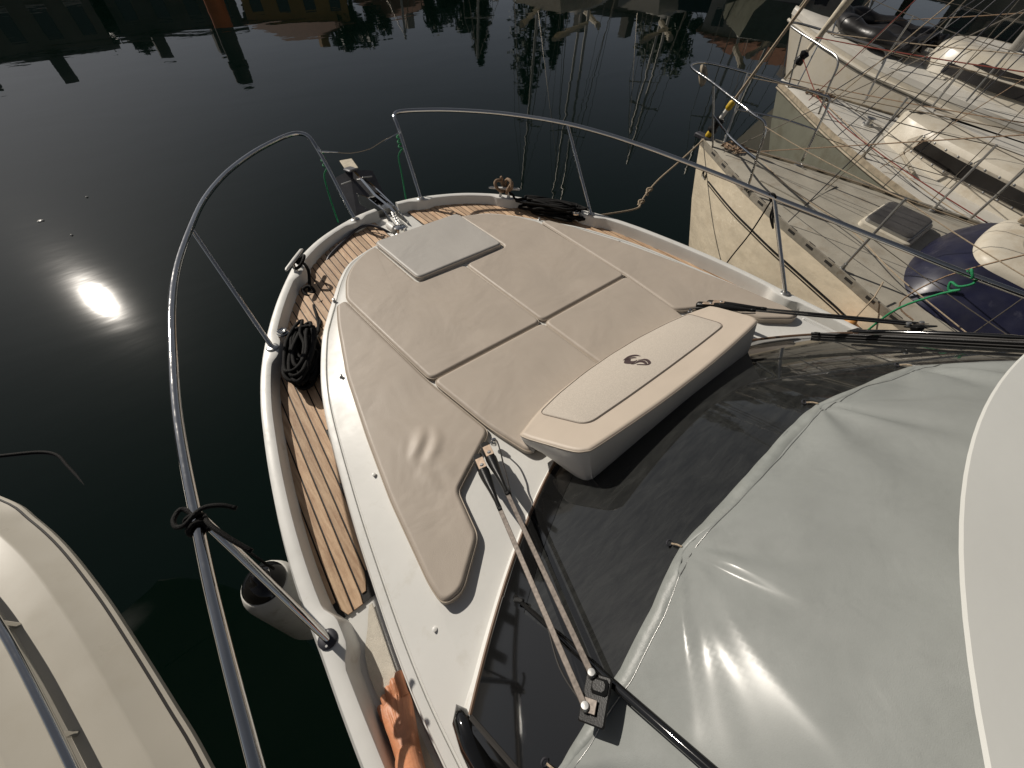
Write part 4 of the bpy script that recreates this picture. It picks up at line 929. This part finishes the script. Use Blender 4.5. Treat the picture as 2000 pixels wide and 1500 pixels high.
for a, c, r_, mt_ in ((W1(.5, -.15, 1.27), M1+V((-.05, 0, 4.2)), .004, 'wire'), (W1(1.9, .1, 1.27), M1+V((0, .1, 7.5)), .0045, 'wire'), (W1(2.0, -.70, 1.22), M1+V((0, 0, 9.5)), .0045, 'dark_metal'), (W1(2.3, .80, 1.22), M1+V((0, 0, 10.5)), .0045, 'dark_metal'),
                      (W1(.1, .25, 1.83), W1(4.6, 1.05, 2.1), .004, 'rope_tan'), (W1(.6, -.1, 1.28), W1(4.2, -.3, 2.6), .0045, 'rope_brown')):
    line(s1, 'stay', [a, c], r_, mt_, .0)
line(s1, 'hanging_line', cr([W1(3.9, -.9, 1.85), W1(3.6, -1.0, 1.55), W1(3.5, -1.12, 1.3), W1(3.7, -1.15, 1.25)], 5), .006, 'rope_brown')
# orange ball fender hanging on its port side
of = thing('round_fender', tuple(W1(3.35, -1.25, .75)), 'faded orange ball fender hanging on the cream sailboat, beyond the starboard wiper', 'fender')
MB().lathe(W1(3.32, -1.22, .88), [(.01, -.16), (.07, -.145), (.125, -.08), (.14, 0), (.125, .075), (.08, .125), (.04, .145), (.03, .18), (.001, .185)], 20).build('ball', 'fender_orange', of, auto=0)
MB().tube([W1(3.32, -1.22, 1.05), W1(3.30, -1.12, 1.24), W1(3.25, -.98, 1.3)], .006, 6).build('lanyard', 'rope_tan', of)

# --- second sailboat
s2 = thing('sailboat', (6.6, 0, 0), 'middle sailboat with grey-green topsides, white side deck and long dark riveted window', 'sailboat', 'sailboats moored to starboard')
W2 = hfun((7.0, 2.99), (.15, .99), .72, 1., .12)
bf2, zf2, tr2 = sail_hull(s2, W2, [0, .5, 1.5, 2.7, 3.8, 5.5, 8, 9.5], [.04, .22, .60, 1.0, 1.27, 1.55, 1.5, 1.2], ([0, 4, 9.5], [.98, .90, .88]), 'hull_grey', 'deck_white', rake=.75, toe='toe_wood', toeh=.03)
for s in (-1, 1):
    MB().tube([W2(d, s*(bf2(d)+.01), zf2(d)-.05) for d in np.arange(0, 9, .2)], .012, 8).build('rubbing_strake', 'toe_wood', s2)
# cabin trunk with windows
def cab2(z, g):
    half = [(2.6-g*.5, 0), (2.62-g*.5, .20), (2.9-g*.4, .40+g), (3.9, .64+g), (5.6, .82+g), (8.3, .85+g)]
    P = cr([(a, b_, 0) for a, b_ in half], 5); return [W2(p.x, -p.y, z) for p in P[::-1]]+[W2(p.x, p.y, z) for p in P[1:]]
def cz2(k): return .97+k
tk = MB().loft([cab2(.93, .04), cab2(1.0, .02), cab2(1.22, -.03), cab2(1.27, -.06), cab2(1.30, -.14), cab2(1.325, -.45)], False).build('cabin', 'cream_old', s2, auto=25)
m = MB(); q = cab2(1.325, -.45); m.add(q, [tuple(range(len(q)))]); m.build('cabin_top', 'deck_white', s2, smooth=False)
for s in (-1, 1):
    def wq(d, k): return W2(d, s*(itp(d, [2.9, 3.9, 5.6, 8.3], [.40, .64, .82, .85])+.045-.05*k*1.0), 1.0+.235*k)
    fr = MB().loft([[wq(d, .12)+V((0, 0, 0)) for d in np.linspace(3.15, 6.6, 14)], [wq(d, .5) for d in np.linspace(3.1, 6.65, 14)], [wq(d, .92) for d in np.linspace(3.25, 6.6, 14)]], False).build('window_frame', 'alu', s2)
    MB().loft([[wq(d, k)+(W2(0, s*.012, 0)-W2(0, 0, 0))+V((0, 0, .006)) for d in np.linspace(3.3, 6.45, 14)] for k in (.24, .5, .80)], False).build('window', 'smoke', fr)
    for i in range(14):
        for k in (.17, .87): MB().lathe(wq(3.3+i*.22, k)+V((0, 0, .006)), [(.012, 0), (.010, .006), (.001, .008)], 8, tuple(W2(0, s, .6)-W2(0, 0, 0))).build('rivet', 'steel_dull', fr)
MB().tube([W2(3.3, -.10, 1.06), W2(3.2, -.55, .99), W2(3.7, -.9, .98)], .02, 8).build('grab_rail', 'alu', s2)
MB().lathe(W2(2.2, -.15, .98), [(.07, 0), (.07, .03), (.045, .04), (.04, .09), (.06, .10), (.001, .11)], 16).build('vent', 'steel_dull', s2)
P2 = [W2(1.5, -.55, 1.0), W2(1.4, -.56, 1.3), W2(1.3, -.56, 1.58), W2(.8, -.42, 1.62), W2(.1, -.25, 1.64), W2(-.35, -.08, 1.65), W2(-.38, .12, 1.65), W2(.1, .28, 1.64), W2(.8, .45, 1.62), W2(1.3, .58, 1.58), W2(1.42, .58, 1.3), W2(1.5, .57, 1.0)]
pl2 = MB().tube(cr(P2, 5), .014, 8).build('pulpit', 'steel_dull', s2, auto=0)
for a, c in ((W2(.3, -.1, 1.0), W2(.15, -.26, 1.64)), (W2(.3, .12, 1.0), W2(.15, .29, 1.64))): MB().tube([a, c], .012, 8).build('pulpit_leg', 'steel_dull', pl2)
for s in (-1, 1):
    prev = [W2(1.3, s*.57, 1.58), W2(1.4, s*.56, 1.3)]
    for d in (2.9, 4.9, 6.9):
        if s > 0: d -= .4
        a = W2(d, s*(bf2(d)-.06), zf2(d)); c = W2(d+.03, s*(bf2(d)-.06), zf2(d)+.68); sn = stanchion(s2, a, c, .013)
        MB().lathe(a, [(.04, 0), (.04, .02), (.022, .03), (.018, .08)], 10).build('socket', 'alu', sn)
        line(s2, 'lifeline', [prev[0], c], .0045, 'wire', .02); line(s2, 'lifeline', [prev[1], c+V((0, 0, -.34))], .004, 'wire', .02); prev = [c, c+V((0, 0, -.34))]
M2 = W2(4.6, 0, 0)
MB().tube([M2+V((0, 0, 1.3)), M2+V((0, 0, 11.5))], .08, 12, flat=.7).build('mast', 'mast', s2)
f2 = W2(.05, 0, 1.05); v2 = M2+V((0, 0, 11.2))-f2
MB().tube([f2+v2*t for t in (0, .03, .05, .10, .3, .6, .9, 1)], [.02, .02, .035, .06, .075, .07, .04, .012], 10).build('furled_sail', 'sailcloth', s2, auto=0)
MB().lathe(f2+v2*.03, [(.03, -.10), (.07, -.08), (.07, -.05), (.05, 0), (.07, .05), (.03, .08)], 14, tuple(v2)).build('furling_drum', 'black_plastic', s2)
for s in (-1, 1):
    for d, h_ in ((4.3, 11), (4.9, 8)): line(s2, 'shroud', [W2(d, s*(bf2(d)-.1), .95), M2+V((0, 0, h_))], .0045, 'wire')
line(s2, 'furling_line', cr([f2+v2*.03, W2(1.6, -.6, 1.1), W2(3.6, -1.15, 1.05), W2(6, -1.5, 1.02)], 6), .006, 'rope_red')
line(s2, 'halyard', [W2(1.0, -.3, 1.02), M2+V((0, 0, 7))], .006, 'rope_red')
line(s2, 'jib_sheet', cr([W2(.6, .1, 1.03), W2(1.8, -.4, 1.02), W2(3.0, -.85, 1.0), W2(4.6, -1.28, .97), W2(7, -1.4, .97)], 6), .006, 'rope_tan')
for a, c, r_, mt_ in ((W2(.4, -.2, 1.64), W2(6.5, -.6, 2.3), .006, 'rope_red'), (W2(.3, .2, 1.64), W2(6.5, .4, 2.4), .005, 'rope_tan'), (W2(1.2, -.5, 1.0), M2+V((0, 0, 4.5)), .006, 'dark_metal'), (W2(2.2, -.8, .95), M2+V((0, 0, 6)), .006, 'dark_metal'), (W2(2.6, .9, .95), M2+V((0, 0, 9)), .006, 'dark_metal'),
                      (W2(1.7, .1, 1.0), M2+V((0, 0, 8)), .005, 'wire'), (W2(.9, .3, 1.62), W2(5.0, 1.4, 1.75), .005, 'rope_tan'), (W2(.2, -.1, 1.1), W2(5.5, -.2, 1.75), .006, 'rope_brown'), (W2(3.3, -1.1, .95), M2+V((0, 0, 3.2)), .005, 'rope_brown')):
    line(s2, 'stay', [a, c], r_, mt_, .04)
pl = []
for i in range(26): pl.append(W2(.7+.5*random.random(), -.12+.3*random.random(), 1.03+.03*random.random()))
line(s2, 'foredeck_line', cr(pl, 3), .009, 'rope_brown')

# --- third sailboat
s3 = thing('sailboat', (10.3, 1, 0), 'farthest white sailboat at top right with black inflatable on its foredeck', 'sailboat', 'sailboats moored to starboard')
W3 = hfun((10.4, 4.75), (.05, 1), .75, .85, -.45)
bf3, zf3, tr3 = sail_hull(s3, W3, [0, .5, 1.5, 2.8, 4.2, 6, 9, 11], [.05, .3, .75, 1.15, 1.45, 1.7, 1.65, 1.3], ([0, 3, 11], [1.78, 1.62, 1.5]), 'hull_white', 'deck_white', rake=.9, crown=.10, toe='deck_white', toeh=.05)
for s in (-1, 1):
    MB().tube([W3(d, s*(bf3(d)+.012), zf3(d)-.12) for d in np.arange(0, 10.5, .2)], .03, 8).build('rubbing_strake', 'hull_white', s3)
def cab3(z, g):
    half = [(3.6-g*1.2, 0), (3.7-g*1.1, .35), (4.1-g*.9, .72+g*.5), (5.2, .98+g), (7, 1.1+g), (9.5, 1.05+g)]
    P = cr([(a, b_, 0) for a, b_ in half], 5); return [W3(p.x, -p.y, z) for p in P[::-1]]+[W3(p.x, p.y, z) for p in P[1:]]
MB().loft([cab3(1.60, .08), cab3(1.66, .05), cab3(1.80, -.02), cab3(1.98, -.10), cab3(2.05, -.18), cab3(2.08, -.35), cab3(2.09, -.6)], False).build('cabin', 'hull_white', s3, auto=0)
m = MB(); q = cab3(2.09, -.6); m.add(q, [tuple(range(len(q)))]); m.build('cabin_top', 'deck_white', s3, smooth=False)
for s in (-1, 1):
    for d0, d1, k0, k1 in ((4.25, 7.2, .10, .55), (4.3, 6.0, .70, .92)):
        def wq3(d, k): return W3(d, s*(itp(d, [4.1, 5.2, 7, 9.5], [.74, 1.02, 1.14, 1.09])+.06-.17*k), 1.70+.30*k)
        MB().loft([[wq3(d0+(d1-d0)*t, k0+(k1-k0)*(kk if 0 < kk < 1 else (kk*.94+.03))) for t in np.linspace(0, 1, 10)] for kk in (0, .5, 1)], False).build('window', 'smoke', s3)
P3 = [W3(1.6, -.7, 1.72), W3(1.4, -.68, 2.2), W3(1.2, -.62, 2.38), W3(.2, -.32, 2.42), W3(-.3, 0, 2.44), W3(.2, .34, 2.42), W3(1.2, .64, 2.38), W3(1.4, .7, 2.2), W3(1.6, .72, 1.72)]
MB().tube(cr(P3, 5), .015, 8).build('pulpit', 'chrome', s3, auto=0)
for s in (-1, 1):
    prev = W3(1.2, s*.63, 2.38)
    for d in (3.2, 5.2, 7.4):
        a = W3(d, s*(bf3(d)-.07), zf3(d)); c = W3(d+.02, s*(bf3(d)-.07), zf3(d)+.68); stanchion(s3, a, c, .014); line(s3, 'lifeline', [prev, c], .005, 'wire', .02); prev = c
M3 = W3(5.0, 0, 0); MB().tube([M3+V((0, 0, 2.05)), M3+V((0, 0, 14))], .1, 12, flat=.7).build('mast', 'mast', s3)
f3 = W3(.1, 0, 1.85); v3 = M3+V((0, 0, 13.5))-f3
MB().tube([f3+v3*t for t in (0, .03, .06, .3, .8, 1)], [.02, .02, .05, .07, .04, .012], 10).build('furled_sail', 'sailcloth', s3, auto=0)
for s in (-1, 1):
    for d, h_ in ((4.7, 13), (5.3, 9)): line(s3, 'shroud', [W3(d, s*(bf3(d)-.1), 1.6), M3+V((0, 0, h_))], .005, 'wire')
line(s3, 'halyard', [W3(1.3, .5, 1.8), M3+V((0, 0, 8))], .006, 'rope_tan')
for a, c, r_, mt_ in ((W3(.3, -.3, 2.42), W3(7, -.9, 2.9), .007, 'rope_tan'), (W3(1.6, -.7, 1.7), M3+V((0, 0, 5)), .007, 'dark_metal'), (W3(2.6, -1.05, 1.65), M3+V((0, 0, 7)), .006, 'wire'), (W3(1.0, .4, 1.75), W3(7, .6, 3.0), .007, 'rope_brown'), (W3(3.4, -1.2, 1.65), M3+V((0, 0, 4)), .006, 'dark_metal')):
    line(s3, 'stay', [a, c], r_, mt_, .05)
# inflatable dinghy lying on that foredeck
dg = thing('inflatable_dinghy', tuple(W3(2.5, 0, 1.75)), 'deflated black inflatable dinghy lashed on the farthest sailboat foredeck', 'dinghy')
P = cr([W3(3.45, -.62, 1.86), W3(2.9, -.66, 1.86), W3(2.2, -.60, 1.88), W3(1.55, -.35, 1.92), W3(1.3, .05, 1.95), W3(1.6, .45, 1.92), W3(2.3, .68, 1.88), W3(3.0, .72, 1.86), W3(3.5, .68, 1.86)], 5)
MB().tube(P, [.16+.03*math.sin(i*1.1) for i in range(len(P))], 12, flat=.8).build('tube', 'pvc_black', dg, auto=0)
m = MB(); rows = []
for i in range(14):
    d = 1.5+i*.15; ww = itp(d, [1.5, 2.2, 3.5], [.3, .6, .68]); rows.append([W3(d, t*ww, 1.86+.10*math.sin(5*d+3*t)*.5+.06*math.cos(7*t+d)) for t in np.linspace(-1, 1, 12)])
m.loft(rows, False).build('floor', 'pvc_black', dg, auto=0)
MB().loft([[W3(3.3+.06*math.cos(a), t, 1.93+.05*math.sin(a)) for a in np.linspace(0, 2*math.pi, 9)[:-1]] for t in np.linspace(-.6, .6, 8)], True, True, True).build('bolster', 'pvc_black', dg)
# mooring line from the nearest sailboat
P = [W1(.05, -.03, 1.26), V((3.4, 2.24, 1.10)), V((3.0, 2.19, 1.02)), V((2.70, 2.10, 1.0)), V((2.52, 2.03, .985)), V((2.367, 1.96, .99)), V((2.087, 2.02, 1.0)), V((1.5, 2.15, 1.06)), V((1.0, 2.32, 1.15))]
ml = top(MB().tube(cr(P, 6), .009, 7).build('mooring_line', 'rope_tan', auto=0), 'frayed tan mooring line with two knots between the yacht bow and the nearest sailboat', 'rope')
for c in (V((2.72, 2.105, 1.0)), V((2.48, 2.01, .985))):
    kn = []
    for i in range(20): a = i*.9; kn.append(c+V((.022*math.cos(a)+.03*(i/19-.5), .022*math.sin(a*1.3), .028*math.sin(a)+.03*(i/19-.5))))
    MB().tube(cr(kn, 3), .009, 6).build('knot', 'rope_tan', ml, auto=0)
# scraps floating on the water
for (x, y), lab in (((-2.74, 6.86), 'small white scrap floating on the water, largest of three at left'), ((-2.22, 7.17), 'tiny white scrap floating between the sun glint and the bow rail'), ((-2.50, 6.35), 'tiny white speck floating just above the sun glint')):
    big = .022 if x < -2.7 else .009; ms_ = MB()
    pts_ = [(x+big*(1+.5*math.sin(5*a+x))*math.cos(a)*1.4, y+big*(1+.4*math.cos(3*a))*math.sin(a), .004) for a in np.linspace(0, 2*math.pi, 13)[:-1]]
    ms_.loft([[(a, b_, -.004) for a, b_, c in pts_], pts_, [(x+(a-x)*.6, y+(b_-y)*.6, .010+.004*math.sin(a*90)) for a, b_, c in pts_]], True, True, True)
    top(ms_.build('floating_scrap', 'fender_white', auto=0), lab, 'scrap', 'scraps floating on the water')
# half-sunk weedy line off the port boat
rope('sunken_line', [(-4.2, 3.8, .0), (-3.4, 3.38, .002), (-3.09, 3.18, .004), (-3.0, 2.95, -.004), (-2.93, 2.7, -.012)], .012, 'rope_black', 'dark weedy mooring line lying on the water at the left', 'rope')

# ------------------------------------------------------------------ far shore: seen mirrored in the water and the windscreen
def pol(az_, D): return V((CAMPOS.x+math.sin(R(az_))*D, CAMPOS.y+math.cos(R(az_))*D, 0))
m = MB(); rows = []
for a in np.linspace(-60, 110, 61):
    hl = 5.0+1.6*math.sin(a*.13+.8)+.8*math.sin(a*.41); hl *= itp(a, [-60, 26, 33, 60, 110], [1.35, 1.2, .45, .5, .6])
    rows.append([pol(a, 42)+V((0, 0, -1)), pol(a, 42)+V((0, 0, 1.5)), pol(a, 42.5)+V((0, 0, 1.55)), pol(a, 52)+V((0, 0, 1.8)), pol(a, 60)+V((0, 0, 1.8+hl*.9)), pol(a, 78)+V((0, 0, 2+hl*1.5)), pol(a, 240)+V((0, 0, 4))])
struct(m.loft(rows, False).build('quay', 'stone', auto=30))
def building(az_, D, width, depth, h, wm, label, roof='flat', cols=5, rows_=2, rot=0):
    c = pol(az_, D); rad = V((math.sin(R(az_+rot)), math.cos(R(az_+rot)), 0)); tan = V((rad.y, -rad.x, 0)); z0 = 1.5
    e = thing('building', (c.x, c.y, z0), label, 'building', 'buildings on the far shore')
    ctr = c+rad*(depth/2)
    MB().box(ctr+V((0, 0, z0+h/2)), (width, depth, h), tuple(tan), tuple(rad)).build('wall', wm, e, smooth=False)
    if roof == 'hip':
        a = [ctr+tan*(sx*(width/2+.4))+rad*(sy*(depth/2+.4))+V((0, 0, z0+h)) for sx, sy in ((-1, -1), (1, -1), (1, 1), (-1, 1))]; t = [ctr+tan*(sx*width*.25)+V((0, 0, z0+h+2.0)) for sx in (-1, 1)]
        rf = MB().add(a+t, [(0, 1, 5, 4), (1, 2, 5), (2, 3, 4, 5), (3, 0, 4), (3, 2, 1, 0)]).build('roof', 'rooftile', e, smooth=False)
        MB().box(ctr+tan*(width*.2)+V((0, 0, z0+h+1.7)), (.7, .7, 2.0)).build('chimney', wm, rf, smooth=False)
    else:
        rf = MB().box(ctr+V((0, 0, z0+h+.15)), (width+.5, depth+.5, .3), tuple(tan), tuple(rad)).build('roof', 'stone', e, smooth=False)
        for i in range(int(width/4.0)):
            MB().box(ctr-rad*(depth/2)+tan*(-width/2+2+i*4.0)+V((0, 0, z0+h+.9)), (.8, .8, 1.4)).build('merlon', 'stone', rf, smooth=False)
    for r_ in range(rows_):
        for k in range(cols):
            p = c-rad*.03+tan*(-width/2+width*(k+.5)/cols)+V((0, 0, z0+h*(r_+.55)/rows_))
            wn = MB().box(p, (width/cols*.42, .1, h/rows_*.5), tuple(tan), tuple(rad)).build('window', 'pane', e, smooth=False)
            MB().box(p+V((0, 0, -h/rows_*.27))-rad*.08, (width/cols*.5, .16, .12), tuple(tan), tuple(rad)).build('sill', 'plaster_pale', wn, smooth=False)
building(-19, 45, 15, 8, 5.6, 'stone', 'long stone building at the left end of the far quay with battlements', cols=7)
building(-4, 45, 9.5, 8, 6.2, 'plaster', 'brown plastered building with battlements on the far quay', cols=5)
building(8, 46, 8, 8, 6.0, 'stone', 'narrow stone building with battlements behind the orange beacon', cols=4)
building(18.2, 45, 7.5, 8, 5.6, 'ochre', 'ochre house with tiled hip roof on the far quay', 'hip', 4)
building(27.5, 46, 6, 7, 4.4, 'plaster_pale', 'small pale house on the far quay between ochre house and cypresses', 'hip', 3)
building(50, 47, 9, 8, 4.2, 'plaster', 'low brown building behind the far masts', cols=4)
building(66, 47, 11, 8, 4.6, 'plaster_pale', 'wide pale building at the right end of the far quay', 'hip', 5)
building(84, 47, 10, 8, 4.4, 'stone', 'grey stone house far off to the right of the harbour', 'hip', 4)
# the orange-footed beacon standing in the water before the far quay
c = pol(11.2, 36); bc = thing('beacon', (c.x, c.y, 0), 'tall harbour beacon column, orange below and grey above, seen mirrored at top left', 'beacon')
MB().lathe(c, [(.62, -.5), (.58, .5), (.50, 5.2)], 20).build('lower_column', 'orange_paint', bc)
MB().lathe(c+V((0, 0, 5.2)), [(.51, 0), (.48, 1.6), (.56, 1.65), (.56, 2.0), (.50, 2.05), (.50, 2.7), (.46, 2.9)], 20).build('upper_column', 'stone', bc)
def tree(az_, D, h, w_, label, kind='round', lm='leaf'):
    c = pol(az_, D)+V((0, 0, 2)); e = thing('cypress' if kind == 'cypress' else 'tree', tuple(c), label, 'tree', 'trees on the far shore')
    rnd = random.Random(int(az_*100)+int(h*10))
    mt = MB(); mt.tube([c+V((0, 0, -1)), c+V((0, 0, h*.3)), c+V((.1, 0, h*.8))], [w_*.07, w_*.055, .03], 8)
    for i in range(6):
        a = rnd.uniform(0, 6.28); mt.tube([c+V((0, 0, h*(.3+.06*i))), c+V((math.cos(a)*w_*.3, math.sin(a)*w_*.3, h*(.5+.06*i)))], [w_*.03, .02], 6)
    mt.build('trunk', 'bark', e)
    mc = MB(); lobes = []
    if kind == 'cypress':
        for i in range(2200):
            t = rnd.random()**.8; rad = w_*.5*math.sin(math.pi*min(.98, t*.86+.12))**.7*math.sqrt(rnd.random())*(1+.25*math.sin(9*t*6)); a = rnd.uniform(0, 6.28)
            lobes.append((V((rad*math.cos(a), rad*math.sin(a), h*(.06+.94*t))), .22))
    else:
        cl = [(V((rnd.gauss(0, .26)*w_, rnd.gauss(0, .26)*w_, h*rnd.uniform(.45, .92))), rnd.uniform(.12, .24)*w_) for _ in range(16)]
        for i in range(2400):
            q, rad = rnd.choice(cl); d = V((rnd.gauss(0, 1), rnd.gauss(0, 1), rnd.gauss(0, 1))).normalized(); lobes.append((q+d*rad*rnd.random()**.4, .28))
    for p, sz in lobes:
        d1 = V((rnd.gauss(0, 1), rnd.gauss(0, 1), rnd.gauss(0, 1))).normalized(); d2 = d1.orthogonal().normalized(); sz *= rnd.uniform(.6, 1.4)
        mc.add([c+p+d1*sz, c+p+d2*sz*.6, c+p-d1*sz, c+p-d2*sz*.6], [(0, 1, 2, 3)])
    mc.build('crown', lm, e, smooth=False)
tree(-11.5, 49, 8.5, 5, 'broad tree rising behind the long stone building on the far shore')
tree(2.6, 50, 8.6, 4.5, 'round tree between the brown and the narrow stone far buildings')
tree(23.3, 48, 7.6, 4.5, 'bushy tree between the ochre house and the small pale house far off')
tree(33, 45, 5.6, 3.6, 'low round tree right of the small pale far house', lm='leaf_dark')
tree(36.4, 44.5, 7.6, 1.7, 'slim cypress standing alone on the far quay', 'cypress', 'leaf_dark')
tree(41.8, 44.5, 10.3, 3.3, 'tallest cypress on the far quay, thick and dark', 'cypress', 'leaf_dark')
tree(44.6, 45, 7.6, 1.6, 'slim cypress close beside the tallest one', 'cypress', 'leaf_dark')
tree(57, 50, 7.5, 5, 'wide tree behind the low brown far building')
tree(75, 49, 7.5, 5, 'big round tree towards the right end of the far quay')
def far_boat(az_, D, L_, mhgt, rot, hm, label, lean=0.):
    c = pol(az_, D); W = hfun((c.x, c.y), (math.sin(R(az_+rot)), math.cos(R(az_+rot))))
    e = thing('moored_sailboat', (c.x, c.y, 0), label, 'sailboat', 'sailboats moored across the harbour')
    DS = [0, L_*.15, L_*.4, L_*.7, L_]; BS = [.05, L_*.09, L_*.16, L_*.17, L_*.12]; rows = []
    for d in np.linspace(0, L_, 14):
        b_ = itp(d, DS, BS); rows.append([W(d, -b_, 1.25), W(d+.3, -b_*.9, .4), W(d+.5, -b_*.5, -.2), W(d+.5, b_*.5, -.2), W(d+.3, b_*.9, .4), W(d, b_, 1.25)])
    MB().loft(rows, True, True, True).build('hull', hm, e)
    MB().box(W(L_*.5, 0, 1.5), (L_*.16, L_*.4, .55), tuple(W(0, 1, 0)-W(0, 0, 0)), tuple(W(0, 0, 0)-W(1, 0, 0)), .12).build('cabin', 'deck_white', e)
    mb = W(L_*.4, 0, 0); tip = mb+V((lean, 0, mhgt))
    ms = MB().tube([mb+V((0, 0, 1.2)), tip], .075, 8).build('mast', 'mast', e)
    MB().tube([mb+V((0, 0, 2.6)), W(L_*.8, 0, 2.6)], .13, 8).build('boom', 'sailcloth', e)
    MB().tube([W(0, 0, 1.3), tip], .025, 6).build('forestay', 'wire', e); MB().tube([W(L_, 0, 1.3), tip], .012, 6).build('backstay', 'wire', e)
    for s in (-1, 1):
        MB().tube([W(L_*.42, s*L_*.15, 1.25), mb.lerp(tip, .65)+(W(0, s*.9, 0)-W(0, 0, 0)), tip], .012, 6).build('shroud', 'wire', e)
    MB().tube([mb.lerp(tip, .65)+(W(0, -.9, 0)-W(0, 0, 0)), mb.lerp(tip, .65)+(W(0, .9, 0)-W(0, 0, 0))], .04, 6).build('spreader', 'mast', ms)
far_boat(30, 37, 6, 5.6, 25, 'hull_white', 'small white sailboat leftmost among the far moored boats')
far_boat(34.5, 36, 7, 6.2, -20, 'navy', 'navy hulled sailboat second from left across the harbour')
far_boat(43.6, 33, 9, 12.6, 10, 'hull_white', 'white sailboat with the tallest mast across the harbour')
far_boat(45.3, 34, 8.5, 13.8, -15, 'green_boat', 'pale green sailboat beside the tallest mast across the harbour')
far_boat(50.2, 31, 9, 12.2, 20, 'hull_cream', 'cream sailboat with tall slanting-looking mast across the harbour', .4)
far_boat(54, 33, 7.5, 8.2, -12, 'navy', 'dark blue sailboat right of the cream one across the harbour')
far_boat(57.5, 32, 8, 9.5, 15, 'hull_white', 'white sailboat third from right across the harbour')
far_boat(62, 31, 8, 8.8, -10, 'hull_grey', 'grey sailboat second from right across the harbour')
far_boat(67, 33, 8, 8, 10, 'hull_white', 'white sailboat rightmost across the harbour')
